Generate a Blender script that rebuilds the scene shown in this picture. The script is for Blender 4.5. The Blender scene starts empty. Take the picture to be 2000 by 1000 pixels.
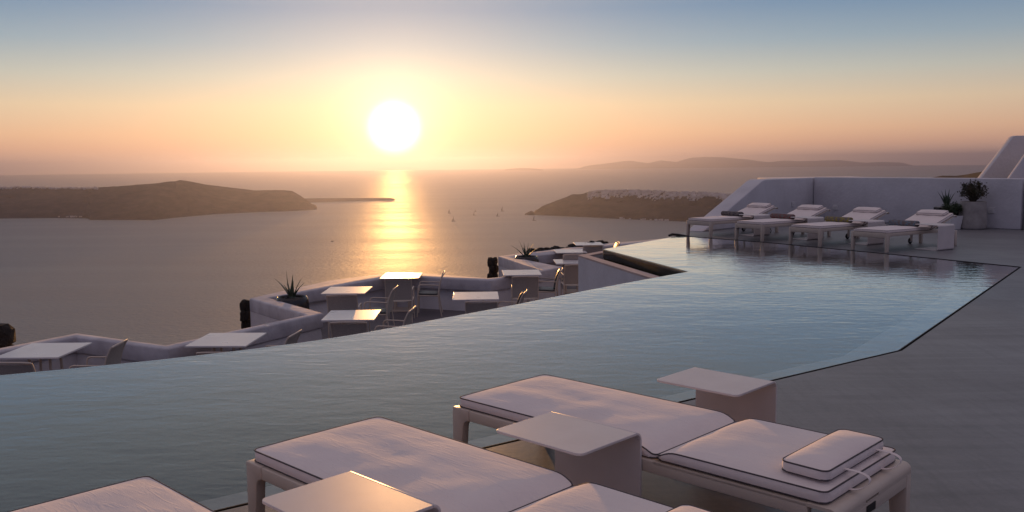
import bpy, bmesh, math, random
from mathutils import Vector, Matrix, noise

random.seed(7)
S = bpy.context.scene
COL = S.collection
R = math.radians

# ------------------------------------------------------------------ camera
FPX, PITCH, ROLL, HCAM = 1728.2, R(6.017), R(-0.588), 1.552
_fw = Vector((0, math.cos(PITCH), -math.sin(PITCH)))
_up0 = Vector((0, math.sin(PITCH), math.cos(PITCH)))
_rt0 = Vector((1, 0, 0))
_rt = math.cos(ROLL) * _rt0 + math.sin(ROLL) * _up0
_up = -math.sin(ROLL) * _rt0 + math.cos(ROLL) * _up0
CAMPOS = Vector((0, 0, HCAM))
cam = bpy.data.cameras.new('camera')
camo = bpy.data.objects.new('camera', cam)
COL.objects.link(camo)
cam.sensor_width = 36
cam.lens = FPX / 2000 * 36
cam.clip_start = 0.05
cam.clip_end = 120000
m = Matrix((_rt, _up, -_fw)).transposed().to_4x4()
m.translation = CAMPOS
camo.matrix_world = m
S.camera = camo

# ------------------------------------------------------------------ sky, sun, exposure
SUN_DIR = Vector((-0.12912, 0.99084, 0.03963)).normalized()
SUN_EL = math.asin(SUN_DIR.z)
SUN_AZ = math.atan2(SUN_DIR.x, SUN_DIR.y)
S.view_settings.view_transform = 'Standard'
S.view_settings.look = 'None'
S.view_settings.gamma = 1
S.view_settings.exposure = 0.40
S.view_settings.use_curve_mapping = False


def lin(r, g, b):
    def c(x):
        x /= 255
        return x / 12.92 if x <= 0.04045 else ((x + 0.055) / 1.055) ** 2.4
    return (c(r), c(g), c(b), 1)


W = bpy.data.worlds.new('World')
S.world = W
W.use_nodes = True
wn, wl = W.node_tree.nodes, W.node_tree.links
bg = wn['Background']


def wmath(op, a, b=None, clamp=False):
    n = wn.new('ShaderNodeMath')
    n.operation = op
    n.use_clamp = clamp
    for i, v in enumerate((a, b)):
        if v is None:
            continue
        if isinstance(v, (int, float)):
            n.inputs[i].default_value = v
        else:
            wl.new(v, n.inputs[i])
    return n.outputs[0]


def wramp(fac, stops):
    n = wn.new('ShaderNodeValToRGB')
    e = n.color_ramp.elements
    while len(e) < len(stops):
        e.new(0.5)
    for k, (p, c) in enumerate(stops):
        e[k].position = p
        e[k].color = c
    wl.new(fac, n.inputs[0])
    return n.outputs[0]


def wscale(col, s, tint=None):
    n = wn.new('ShaderNodeVectorMath')
    n.operation = 'SCALE'
    if tint is not None:
        n.inputs[0].default_value = tint[:3]
    else:
        wl.new(col, n.inputs[0])
    if isinstance(s, (int, float)):
        n.inputs['Scale'].default_value = s
    else:
        wl.new(s, n.inputs['Scale'])
    return n.outputs[0]


def wadd(a, b):
    n = wn.new('ShaderNodeVectorMath')
    n.operation = 'ADD'
    wl.new(a, n.inputs[0])
    wl.new(b, n.inputs[1])
    return n.outputs[0]


tc = wn.new('ShaderNodeTexCoord')
nrm = wn.new('ShaderNodeVectorMath')
nrm.operation = 'NORMALIZE'
wl.new(tc.outputs['Generated'], nrm.inputs[0])
sep = wn.new('ShaderNodeSeparateXYZ')
wl.new(nrm.outputs[0], sep.inputs[0])
dot = wn.new('ShaderNodeVectorMath')
dot.operation = 'DOT_PRODUCT'
wl.new(nrm.outputs[0], dot.inputs[0])
dot.inputs[1].default_value = SUN_DIR
cosS = dot.outputs['Value']
z = sep.outputs['Z']
# elevation sin 0..1 -> ramp (sqrt gives the horizon more room)
zs = wmath('SQRT', wmath('MAXIMUM', z, 0.0))


def zp(deg):
    return math.sqrt(math.sin(R(deg)))


sun_side = wramp(zs, [(0, lin(176, 142, 130)), (zp(0.35), lin(188, 147, 129)), (zp(1.1), lin(206, 158, 128)), (zp(1.9), lin(214, 170, 134)),
                      (zp(3.6), lin(206, 182, 150)), (zp(5.4), lin(174, 174, 162)), (zp(7.3), lin(134, 152, 162)),
                      (zp(9.5), lin(98, 128, 154)), (zp(16), lin(128, 136, 142)), (zp(40), lin(130, 126, 136)),
                      (1, lin(144, 130, 133))])
far_side = wramp(zs, [(0, lin(92, 86, 104)), (zp(4), lin(102, 95, 116)), (zp(10), lin(98, 99, 124)),
                      (zp(25), lin(100, 103, 130)), (1, lin(144, 130, 133))])
# share of the sun-side colouring, falling off away from the sun
side = wmath('POWER', wmath('ADD', wmath('MULTIPLY', cosS, 0.5), 0.5, True), 2.2)
mix = wn.new('ShaderNodeMix')
mix.data_type = 'RGBA'
wl.new(side, mix.inputs['Factor'])
wl.new(far_side, mix.inputs['A'])
wl.new(sun_side, mix.inputs['B'])
ang = wmath('ARCCOSINE', wmath('MINIMUM', cosS, 1.0))


def glow(deg, power, amp, tint):
    q = wmath('POWER', wmath('DIVIDE', ang, R(deg)), power)
    e = wmath('POWER', math.e, wmath('MULTIPLY', q, -1.0))
    return wscale(None, wmath('MULTIPLY', e, amp), tint)


sky = wadd(mix.outputs['Result'], glow(11, 1.3, 0.20, (1.0, 0.72, 0.50)))
sky = wadd(sky, glow(5.0, 1.15, 0.26, (1.0, 0.56, 0.20)))
sky = wadd(sky, glow(2.4, 1.6, 0.5, (1.0, 0.82, 0.50)))
sky = wadd(sky, glow(1.5, 5.0, 1.6, (1.0, 0.90, 0.66)))
nishita = wn.new('ShaderNodeTexSky')
nishita.sky_type = 'NISHITA'
nishita.sun_disc = False
nishita.sun_elevation = SUN_EL
nishita.sun_rotation = SUN_AZ
nishita.altitude = 280
nishita.dust_density = 1.5
sky = wadd(sky, wscale(nishita.outputs[0], 0.006))
wl.new(sky, bg.inputs['Color'])
bg.inputs['Strength'].default_value = 1.0

sl = bpy.data.lights.new('sun', 'SUN')
sl.energy = 2.5
sl.color = (1.0, 0.48, 0.15)
sl.angle = R(0.9)
slo = bpy.data.objects.new('sun', sl)
COL.objects.link(slo)
slo.rotation_euler = (-SUN_DIR).to_track_quat('-Z', 'Y').to_euler()

S.cycles.use_denoising = True
S.cycles.max_bounces = 8
S.cycles.transparent_max_bounces = 12
S.cycles.volume_bounces = 0
S.cycles.sample_clamp_indirect = 6
S.cycles.caustics_reflective = False
S.cycles.caustics_refractive = False

SEA_Z = -280.0


# ------------------------------------------------------------------ layout helpers
def ray(px, py):
    return _fw + _rt * ((px - 1000) / FPX) - _up * ((py - 500) / FPX)


def on_z(px, py, zz):
    d = ray(px, py)
    return CAMPOS + d * ((zz - HCAM) / d.z)


def at_depth(px, py, Y):
    d = ray(px, py)
    return CAMPOS + d * (Y / d.y)


# ------------------------------------------------------------------ materials
MATS = {}


def nmat(name, base, rough=0.5, metal=0.0, spec=0.5, noise_scale=None, noise_amt=0.08, bump=None, bump_dist=0.002,
         second=None, detail=6, sheen=0.0, coat=0.0, stretch=None):
    """Principled material with a procedural colour variation and optional fine relief in object space."""
    if name in MATS:
        return MATS[name]
    mt = bpy.data.materials.new(name)
    mt.use_nodes = True
    nt = mt.node_tree
    b = nt.nodes['Principled BSDF']
    b.inputs['Roughness'].default_value = rough
    b.inputs['Metallic'].default_value = metal
    b.inputs['Specular IOR Level'].default_value = spec
    if sheen:
        b.inputs['Sheen Weight'].default_value = sheen
        b.inputs['Sheen Roughness'].default_value = 0.6
    if coat:
        b.inputs['Coat Weight'].default_value = coat
    tcn = nt.nodes.new('ShaderNodeTexCoord')
    if noise_scale:
        n1 = nt.nodes.new('ShaderNodeTexNoise')
        n1.inputs['Scale'].default_value = noise_scale
        n1.inputs['Detail'].default_value = detail
        n1.inputs['Roughness'].default_value = 0.6
        if stretch:
            mpz = nt.nodes.new('ShaderNodeMapping')
            mpz.inputs['Scale'].default_value = stretch
            nt.links.new(tcn.outputs['Object'], mpz.inputs[0])
            nt.links.new(mpz.outputs[0], n1.inputs['Vector'])
        else:
            nt.links.new(tcn.outputs['Object'], n1.inputs['Vector'])
        mx = nt.nodes.new('ShaderNodeMix')
        mx.data_type = 'RGBA'
        c2 = second or tuple(max(0, c * (1 - 2 * noise_amt)) for c in base)
        c1 = base if second else tuple(min(1, c * (1 + noise_amt)) for c in base)
        mx.inputs['A'].default_value = (*c1, 1)
        mx.inputs['B'].default_value = (*c2, 1)
        rp = nt.nodes.new('ShaderNodeValToRGB')
        rp.color_ramp.elements[0].position = 0.32
        rp.color_ramp.elements[1].position = 0.68
        nt.links.new(n1.outputs['Fac'], rp.inputs[0])
        nt.links.new(rp.outputs[0], mx.inputs['Factor'])
        nt.links.new(mx.outputs['Result'], b.inputs['Base Color'])
        rr = nt.nodes.new('ShaderNodeMapRange')
        rr.inputs['To Min'].default_value = max(0.02, rough - 0.06)
        rr.inputs['To Max'].default_value = min(1, rough + 0.08)
        nt.links.new(n1.outputs['Fac'], rr.inputs[0])
        nt.links.new(rr.outputs[0], b.inputs['Roughness'])
    else:
        b.inputs['Base Color'].default_value = (*base, 1)
    if bump:
        n2 = nt.nodes.new('ShaderNodeTexNoise')
        n2.inputs['Scale'].default_value = bump
        n2.inputs['Detail'].default_value = 5
        nt.links.new(tcn.outputs['Object'], n2.inputs['Vector'])
        bp_ = nt.nodes.new('ShaderNodeBump')
        bp_.inputs['Distance'].default_value = bump_dist
        bp_.inputs['Strength'].default_value = 0.7
        nt.links.new(n2.outputs['Fac'], bp_.inputs['Height'])
        nt.links.new(bp_.outputs[0], b.inputs['Normal'])
    MATS[name] = mt
    return mt


M_WALL = nmat('whitewashed_plaster', (0.62, 0.60, 0.62), 0.85, noise_scale=1.7, noise_amt=0.05, bump=14, bump_dist=0.012, spec=0.2)
M_CAP = nmat('worn_white_capping', (0.60, 0.58, 0.61), 0.7, noise_scale=3.0, second=(0.42, 0.40, 0.43), bump=9, bump_dist=0.012, spec=0.3)
M_DECK = nmat('polished_cement', (0.225, 0.225, 0.238), 0.42, noise_scale=0.8, second=(0.168, 0.168, 0.178), bump=30, bump_dist=0.001, detail=10, spec=0.4)
M_TERR = nmat('terrace_cement', (0.17, 0.155, 0.17), 0.5, noise_scale=1.1, second=(0.12, 0.11, 0.125), bump=25, bump_dist=0.001, spec=0.4)
M_BASIN = nmat('pool_plaster', (0.34, 0.38, 0.38), 0.8, noise_scale=1.2, noise_amt=0.06)
M_LEDGE = nmat('pool_ledge_plaster', (0.44, 0.38, 0.37), 0.8, noise_scale=3.5, noise_amt=0.10)
M_SLOT = nmat('drain_dark', (0.012, 0.010, 0.010), 0.7)
M_MOSS = nmat('mossy_plaster', (0.16, 0.16, 0.07), 0.6, noise_scale=1.2, second=(0.085, 0.065, 0.055), bump=20, bump_dist=0.004)
M_METAL = nmat('cream_powder_coat', (0.58, 0.49, 0.41), 0.42, noise_scale=4, noise_amt=0.03, bump=420, bump_dist=0.0003)
M_TABLETOP = nmat('white_laminate', (0.72, 0.70, 0.70), 0.28, noise_scale=2.5, noise_amt=0.03, spec=0.5)
M_STABLE = nmat('grey_white_coat', (0.66, 0.60, 0.58), 0.38, noise_scale=5, noise_amt=0.03, bump=380, bump_dist=0.0002)
M_SLING = nmat('sling_mesh', (0.42, 0.37, 0.33), 0.75, noise_scale=60, noise_amt=0.10, bump=300, bump_dist=0.001)
M_CUSHION = nmat('grey_vinyl_cushion', (0.10, 0.105, 0.11), 0.45, noise_scale=8, noise_amt=0.15, bump=18, bump_dist=0.006)
M_PIPING = nmat('dark_piping', (0.075, 0.06, 0.066), 0.7, noise_scale=40, noise_amt=0.2)
M_BLACK = nmat('black_rubber', (0.015, 0.014, 0.014), 0.6, noise_scale=20, noise_amt=0.2)
M_GREY = nmat('light_plastic', (0.5, 0.5, 0.5), 0.5, noise_scale=20, noise_amt=0.05)
M_STONE = nmat('lava_stone', (0.030, 0.022, 0.018), 0.9, noise_scale=9, second=(0.012, 0.009, 0.008), bump=22, bump_dist=0.03)
M_POTDARK = nmat('dark_glazed_pot', (0.030, 0.026, 0.026), 0.22, noise_scale=6, noise_amt=0.2)
M_POTGREY = nmat('concrete_pot', (0.36, 0.33, 0.31), 0.85, noise_scale=5, noise_amt=0.12, bump=40, bump_dist=0.002)
M_POTWHITE = nmat('white_pot', (0.68, 0.66, 0.66), 0.6, noise_scale=5, noise_amt=0.04)
M_SOIL = nmat('lava_gravel', (0.035, 0.03, 0.028), 0.9, noise_scale=30, noise_amt=0.4, bump=60, bump_dist=0.01)
M_AGAVE = nmat('agave_leaf', (0.035, 0.060, 0.035), 0.5, noise_scale=7, second=(0.055, 0.075, 0.050))
M_LEAF = nmat('jade_leaf', (0.030, 0.042, 0.018), 0.5, noise_scale=11, second=(0.075, 0.045, 0.020))
M_BUSH = nmat('bush_leaf', (0.025, 0.045, 0.018), 0.6, noise_scale=9, second=(0.04, 0.06, 0.025))
M_BARK = nmat('stem_bark', (0.06, 0.045, 0.03), 0.8, noise_scale=12, noise_amt=0.2)
M_ISLAND = nmat('volcanic_slope', (0.055, 0.043, 0.042), 0.95, stretch=(1, 1, 3.5), noise_scale=0.012, second=(0.014, 0.012, 0.013), detail=14, spec=0.1, bump=0.02, bump_dist=14)
M_HILL = nmat('dry_hillside', (0.055, 0.04, 0.032), 0.95, noise_scale=0.02, second=(0.035, 0.03, 0.022), detail=10, spec=0.1)
M_CLIFF = nmat('caldera_rock', (0.10, 0.075, 0.06), 0.95, noise_scale=0.05, second=(0.06, 0.045, 0.04), detail=10, bump=0.4, bump_dist=0.5, spec=0.1)
M_VILLAGE = nmat('limewashed_houses', (0.72, 0.69, 0.68), 0.9, noise_scale=0.03, second=(0.40, 0.36, 0.34), spec=0.1)
M_BOAT = nmat('white_boat_hull', (0.7, 0.68, 0.66), 0.4, noise_scale=0.5, noise_amt=0.05)
M_SAIL = nmat('silhouette_sailcloth', (0.16, 0.13, 0.12), 0.8, noise_scale=0.3, noise_amt=0.1)  # backlit silhouette of the sails put into their base colour
M_SPAR = nmat('boat_spar', (0.10, 0.085, 0.075), 0.5, noise_scale=0.5, noise_amt=0.05)


def fabric_mat():
    mt = nmat('white_canvas', (0.82, 0.72, 0.68), 0.9, noise_scale=2.2, noise_amt=0.03, spec=0.15, sheen=0.25)
    nt = mt.node_tree
    b = nt.nodes['Principled BSDF']
    tcn = nt.nodes.new('ShaderNodeTexCoord')
    big = nt.nodes.new('ShaderNodeTexNoise')
    big.inputs['Scale'].default_value = 7
    big.inputs['Detail'].default_value = 3
    big.inputs['Distortion'].default_value = 0.8
    mp = nt.nodes.new('ShaderNodeMapping')
    mp.inputs['Scale'].default_value = (0.5, 1.6, 1)
    fine = nt.nodes.new('ShaderNodeTexNoise')
    fine.inputs['Scale'].default_value = 260
    fine.inputs['Detail'].default_value = 2
    nt.links.new(tcn.outputs['Object'], mp.inputs[0])
    nt.links.new(mp.outputs[0], big.inputs['Vector'])
    nt.links.new(tcn.outputs['Object'], fine.inputs['Vector'])
    b1 = nt.nodes.new('ShaderNodeBump')
    b1.inputs['Distance'].default_value = 0.006
    b1.inputs['Strength'].default_value = 0.55
    b2 = nt.nodes.new('ShaderNodeBump')
    b2.inputs['Distance'].default_value = 0.0010
    b2.inputs['Strength'].default_value = 0.8
    nt.links.new(big.outputs['Fac'], b1.inputs['Height'])
    nt.links.new(fine.outputs['Fac'], b2.inputs['Height'])
    cr = nt.nodes.new('ShaderNodeTexNoise')
    cr.inputs['Scale'].default_value = 9
    cr.inputs['Detail'].default_value = 2
    cr.inputs['Distortion'].default_value = 2.0
    mp2 = nt.nodes.new('ShaderNodeMapping')
    mp2.inputs['Scale'].default_value = (0.5, 2.6, 1)
    mp2.inputs['Rotation'].default_value = (0, 0, 0.5)
    nt.links.new(tcn.outputs['Object'], mp2.inputs[0])
    nt.links.new(mp2.outputs[0], cr.inputs['Vector'])
    rr = nt.nodes.new('ShaderNodeValToRGB')
    rr.color_ramp.elements[0].position = 0.52
    rr.color_ramp.elements[1].position = 0.72
    nt.links.new(cr.outputs['Fac'], rr.inputs[0])
    b3 = nt.nodes.new('ShaderNodeBump')
    b3.inputs['Distance'].default_value = 0.004
    b3.inputs['Strength'].default_value = 0.3
    nt.links.new(rr.outputs[0], b3.inputs['Height'])
    nt.links.new(b1.outputs[0], b3.inputs['Normal'])
    nt.links.new(b3.outputs[0], b2.inputs['Normal'])
    nt.links.new(b2.outputs[0], b.inputs['Normal'])
    return mt


M_FABRIC = fabric_mat()


def deck_detail(mt):
    """trowel streaks, fine speckle and faint stains over the cement"""
    nt = mt.node_tree
    b = nt.nodes['Principled BSDF']
    src = b.inputs['Base Color'].links[0].from_socket
    tcn = nt.nodes.new('ShaderNodeTexCoord')
    col = src
    for sc, st, rot, lo, hi, amt in ((2.2, (0.35, 3.0, 1), 0.3, 0.35, 0.7, 0.78), (40, (1, 1, 1), 0, 0.3, 0.7, 0.86), (5.0, (3.0, 0.4, 1), -0.5, 0.45, 0.75, 0.85)):
        mp = nt.nodes.new('ShaderNodeMapping')
        mp.inputs['Scale'].default_value = st
        mp.inputs['Rotation'].default_value = (0, 0, rot)
        n = nt.nodes.new('ShaderNodeTexNoise')
        n.inputs['Scale'].default_value = sc
        n.inputs['Detail'].default_value = 9
        n.inputs['Distortion'].default_value = 1.2
        nt.links.new(tcn.outputs['Object'], mp.inputs[0])
        nt.links.new(mp.outputs[0], n.inputs['Vector'])
        mr = nt.nodes.new('ShaderNodeMapRange')
        mr.inputs['From Min'].default_value = lo
        mr.inputs['From Max'].default_value = hi
        mr.inputs['To Min'].default_value = 1.0
        mr.inputs['To Max'].default_value = amt
        nt.links.new(n.outputs['Fac'], mr.inputs[0])
        vm = nt.nodes.new('ShaderNodeVectorMath')
        vm.operation = 'SCALE'
        nt.links.new(col, vm.inputs[0])
        nt.links.new(mr.outputs[0], vm.inputs['Scale'])
        col = vm.outputs[0]
    nt.links.new(col, b.inputs['Base Color'])


deck_detail(M_DECK)


def towel_mat(name, accent):
    mt = nmat(name, (0.085, 0.075, 0.075), 0.95, spec=0.1)
    nt = mt.node_tree
    b = nt.nodes['Principled BSDF']
    tcn = nt.nodes.new('ShaderNodeTexCoord')
    n1 = nt.nodes.new('ShaderNodeTexNoise')
    n1.inputs['Scale'].default_value = 26
    n1.inputs['Detail'].default_value = 4
    rp = nt.nodes.new('ShaderNodeValToRGB')
    rp.color_ramp.elements[0].position = 0.46
    rp.color_ramp.elements[0].color = (0.17, 0.145, 0.14, 1)
    rp.color_ramp.elements[1].position = 0.60
    rp.color_ramp.elements[1].color = (*accent, 1)
    nt.links.new(tcn.outputs['Object'], n1.inputs['Vector'])
    nt.links.new(n1.outputs['Fac'], rp.inputs[0])
    nt.links.new(rp.outputs[0], b.inputs['Base Color'])
    bp_ = nt.nodes.new('ShaderNodeBump')
    bp_.inputs['Distance'].default_value = 0.01
    nt.links.new(n1.outputs['Fac'], bp_.inputs['Height'])
    nt.links.new(bp_.outputs[0], b.inputs['Normal'])
    return mt


def pool_water_mat():
    mt = bpy.data.materials.new('pool_water')
    mt.use_nodes = True
    nt = mt.node_tree
    nt.nodes.remove(nt.nodes['Principled BSDF'])
    out = nt.nodes['Material Output']
    tcn = nt.nodes.new('ShaderNodeTexCoord')
    nz = []
    for sc, dist, st, rotz in ((0.9, 0.0050, (1.0, 1.7, 1), 0.5), (3.6, 0.0026, (1.0, 2.4, 1), 0.35), (13, 0.0008, (1, 1.6, 1), 0.2)):
        mp = nt.nodes.new('ShaderNodeMapping')
        mp.inputs['Scale'].default_value = st
        mp.inputs['Rotation'].default_value = (0, 0, rotz)
        n = nt.nodes.new('ShaderNodeTexNoise')
        n.inputs['Scale'].default_value = sc
        n.inputs['Detail'].default_value = 3
        n.inputs['Distortion'].default_value = 0.6
        nt.links.new(tcn.outputs['Object'], mp.inputs[0])
        nt.links.new(mp.outputs[0], n.inputs['Vector'])
        b = nt.nodes.new('ShaderNodeBump')
        b.inputs['Distance'].default_value = dist
        b.inputs['Strength'].default_value = 1.0
        nt.links.new(n.outputs['Fac'], b.inputs['Height'])
        if nz:
            nt.links.new(nz[-1].outputs[0], b.inputs['Normal'])
        nz.append(b)
    nrm_ = nz[-1].outputs[0]
    fr = nt.nodes.new('ShaderNodeFresnel')
    fr.inputs['IOR'].default_value = 1.33
    nt.links.new(nrm_, fr.inputs['Normal'])
    gl = nt.nodes.new('ShaderNodeBsdfGlossy')
    gl.inputs['Roughness'].default_value = 0.03
    gl.inputs['Color'].default_value = (0.98, 0.98, 0.98, 1)
    nt.links.new(nrm_, gl.inputs['Normal'])
    tr = nt.nodes.new('ShaderNodeBsdfTransparent')
    tr.inputs['Color'].default_value = (0.97, 0.98, 0.98, 1)
    ms = nt.nodes.new('ShaderNodeMixShader')
    pw_ = nt.nodes.new('ShaderNodeMath')
    pw_.operation = 'MULTIPLY'
    pw_.use_clamp = True
    pw_.inputs[1].default_value = 1.7
    nt.links.new(fr.outputs[0], pw_.inputs[0])
    nt.links.new(pw_.outputs[0], ms.inputs[0])
    nt.links.new(tr.outputs[0], ms.inputs[1])
    nt.links.new(gl.outputs[0], ms.inputs[2])
    nt.links.new(ms.outputs[0], out.inputs['Surface'])

    def absorb(tree):
        va = tree.nodes.new('ShaderNodeVolumeAbsorption')
        va.inputs['Color'].default_value = (0.10, 0.70, 0.78, 1)
        va.inputs['Density'].default_value = 0.85
        tree.links.new(va.outputs[0], tree.nodes['Material Output'].inputs['Volume'])

    absorb(nt)
    m2 = bpy.data.materials.new('pool_water_body')
    m2.use_nodes = True
    n2 = m2.node_tree
    n2.nodes.remove(n2.nodes['Principled BSDF'])
    t2 = n2.nodes.new('ShaderNodeBsdfTransparent')
    n2.links.new(t2.outputs[0], n2.nodes['Material Output'].inputs['Surface'])
    absorb(n2)
    return mt, m2


def sea_mat():
    mt = bpy.data.materials.new('sea_water')
    mt.use_nodes = True
    nt = mt.node_tree
    b = nt.nodes['Principled BSDF']
    b.inputs['Base Color'].default_value = (0.050, 0.056, 0.052, 1)
    b.inputs['IOR'].default_value = 2.9
    b.inputs['Roughness'].default_value = 0.35
    tcn = nt.nodes.new('ShaderNodeTexCoord')
    prev = None
    for sc, dist, st, rotz in ((0.0016, 2.0, (1, 3.5, 1), 0.25), (0.012, 1.6, (1, 2.2, 1), -0.2), (0.08, 3.6, (1, 1.8, 1), 0.1)):
        mp = nt.nodes.new('ShaderNodeMapping')
        mp.inputs['Scale'].default_value = st
        mp.inputs['Rotation'].default_value = (0, 0, rotz)
        n = nt.nodes.new('ShaderNodeTexNoise')
        n.inputs['Scale'].default_value = sc
        n.inputs['Detail'].default_value = 4
        nt.links.new(tcn.outputs['Object'], mp.inputs[0])
        nt.links.new(mp.outputs[0], n.inputs['Vector'])
        bb = nt.nodes.new('ShaderNodeBump')
        bb.inputs['Distance'].default_value = dist
        nt.links.new(n.outputs['Fac'], bb.inputs['Height'])
        if prev:
            nt.links.new(prev.outputs[0], bb.inputs['Normal'])
        prev = bb
    nt.links.new(prev.outputs[0], b.inputs['Normal'])
    # calm slicks and wind-ruffled streaks: the gloss differs, not the colour
    mp = nt.nodes.new('ShaderNodeMapping')
    mp.inputs['Scale'].default_value = (0.0006, 0.0035, 1)
    mp.inputs['Rotation'].default_value = (0, 0, 0.18)
    n = nt.nodes.new('ShaderNodeTexNoise')
    n.inputs['Scale'].default_value = 1.0
    n.inputs['Detail'].default_value = 5
    nt.links.new(tcn.outputs['Object'], mp.inputs[0])
    nt.links.new(mp.outputs[0], n.inputs['Vector'])
    mr = nt.nodes.new('ShaderNodeMapRange')
    mr.inputs['From Min'].default_value = 0.3
    mr.inputs['From Max'].default_value = 0.7
    mr.inputs['To Min'].default_value = 0.48
    mr.inputs['To Max'].default_value = 0.60
    nt.links.new(n.outputs['Fac'], mr.inputs[0])
    nt.links.new(mr.outputs[0], b.inputs['Roughness'])
    return mt


# ------------------------------------------------------------------ mesh helpers
class MB:
    """Collects vertices and faces of one mesh."""

    def __init__(self):
        self.v, self.f = [], []

    def add(self, vs, fs):
        o = len(self.v)
        self.v += [tuple(p) for p in vs]
        self.f += [tuple(i + o for i in q) for q in fs]
        return self

    def box(self, x0, x1, y0, y1, z0, z1):
        return self.add([(x0, y0, z0), (x1, y0, z0), (x1, y1, z0), (x0, y1, z0), (x0, y0, z1), (x1, y0, z1), (x1, y1, z1), (x0, y1, z1)],
                        [(3, 2, 1, 0), (4, 5, 6, 7), (0, 1, 5, 4), (1, 2, 6, 5), (2, 3, 7, 6), (3, 0, 4, 7)])

    def prism(self, poly, z0, z1):
        n = len(poly)
        return self.add([(x, y, z0) for x, y in poly] + [(x, y, z1) for x, y in poly],
                        [tuple(range(n - 1, -1, -1)), tuple(range(n, 2 * n))] + [(i, (i + 1) % n, n + (i + 1) % n, n + i) for i in range(n)])

    def prism_y(self, poly, y0, y1):
        """polygon in x,z extruded along y"""
        n = len(poly)
        return self.add([(x, y0, zz) for x, zz in poly] + [(x, y1, zz) for x, zz in poly],
                        [tuple(range(n)), tuple(range(2 * n - 1, n - 1, -1))] + [((i + 1) % n, i, n + i, n + (i + 1) % n) for i in range(n)])

    def prism_x(self, poly, x0, x1):
        """polygon in y,z extruded along x"""
        n = len(poly)
        return self.add([(x0, y, zz) for y, zz in poly] + [(x1, y, zz) for y, zz in poly],
                        [tuple(range(n - 1, -1, -1)), tuple(range(n, 2 * n))] + [(i, (i + 1) % n, n + (i + 1) % n, n + i) for i in range(n)])

    def tube(self, path, r, n=8, closed=False, radii=None, flat=1.0, cap=True):
        pts = [Vector(p) for p in path]
        m_ = len(pts)
        rings = []
        up = None
        for i, p in enumerate(pts):
            a = pts[(i - 1) % m_] if closed or i > 0 else p
            b = pts[(i + 1) % m_] if closed or i < m_ - 1 else p
            t = (b - a).normalized()
            if up is None:
                up = Vector((0, 0, 1)) if abs(t.z) < 0.9 else Vector((1, 0, 0))
            sx = t.cross(up)
            if sx.length < 1e-4:
                sx = t.cross(Vector((0, 1, 0)))
            sx.normalize()
            up = sx.cross(t).normalized()
            rr = radii[i] if radii else r
            rings.append([p + sx * (rr * math.cos(2 * math.pi * k / n)) + up * (rr * flat * math.sin(2 * math.pi * k / n)) for k in range(n)])
        vs = [q for g in rings for q in g]
        fs = []
        for i in range(m_ if closed else m_ - 1):
            j = (i + 1) % m_
            for k in range(n):
                fs.append((i * n + k, i * n + (k + 1) % n, j * n + (k + 1) % n, j * n + k))
        if not closed and cap:
            fs.append(tuple(range(n - 1, -1, -1)))
            fs.append(tuple((m_ - 1) * n + k for k in range(n)))
        return self.add(vs, fs)

    def lathe(self, prof, cx=0, cy=0, n=32):
        vs, fs = [], []
        for r, zz in prof:
            for k in range(n):
                a = 2 * math.pi * k / n
                vs.append((cx + r * math.cos(a), cy + r * math.sin(a), zz))
        for i in range(len(prof) - 1):
            for k in range(n):
                fs.append((i * n + k, i * n + (k + 1) % n, (i + 1) * n + (k + 1) % n, (i + 1) * n + k))
        fs.append(tuple(range(n - 1, -1, -1)))
        fs.append(tuple((len(prof) - 1) * n + k for k in range(n)))
        return self.add(vs, fs)

    def ribbon(self, path, wdir, w, th=0.0015):
        pts = [Vector(p) for p in path]
        wd = Vector(wdir).normalized() * (w / 2)
        vs, fs = [], []
        for i, p in enumerate(pts):
            t = (pts[min(i + 1, len(pts) - 1)] - pts[max(i - 1, 0)]).normalized()
            nn = t.cross(wd).normalized() * (th / 2)
            vs += [p - wd - nn, p + wd - nn, p + wd + nn, p - wd + nn]
        for i in range(len(pts) - 1):
            for k in range(4):
                fs.append((i * 4 + k, i * 4 + (k + 1) % 4, i * 4 + 4 + (k + 1) % 4, i * 4 + 4 + k))
        fs += [(3, 2, 1, 0), tuple(4 * (len(pts) - 1) + k for k in range(4))]
        return self.add(vs, fs)

    def mesh(self, name, smooth=False, bevel=0.0, seg=2, angle=35):
        me = bpy.data.meshes.new(name)
        me.from_pydata(self.v, [], self.f)
        bm = bmesh.new()
        bm.from_mesh(me)
        bmesh.ops.recalc_face_normals(bm, faces=bm.faces)
        if bevel > 0:
            ed = [e for e in bm.edges if len(e.link_faces) == 2 and e.calc_face_angle(0) > R(angle)]
            bmesh.ops.bevel(bm, geom=ed, offset=bevel, segments=seg, profile=0.5, affect='EDGES', clamp_overlap=True)
        if smooth:
            for fc in bm.faces:
                fc.smooth = True
            for e in bm.edges:
                if len(e.link_faces) == 2 and e.calc_face_angle(0) > R(50):
                    e.smooth = False
        bm.to_mesh(me)
        bm.free()
        me.validate()
        return me

    def build(self, name, mat, parent=None, smooth=False, bevel=0.0, seg=2, loc=None, rotz=0, angle=35):
        me = self.mesh(name, smooth, bevel, seg, angle)
        me.materials.append(mat)
        return link(name, me, parent, loc, rotz)


def link(name, me, parent=None, loc=None, rotz=0):
    o = bpy.data.objects.new(name, me)
    COL.objects.link(o)
    if parent:
        o.parent = parent
    if loc is not None:
        o.location = loc
    o.rotation_euler[2] = rotz
    return o


def tag(o, label, cat=None, group=None, kind=None):
    o['label'] = label
    if cat:
        o['category'] = cat
    if group:
        o['group'] = group
    if kind:
        o['kind'] = kind
    return o


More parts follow.
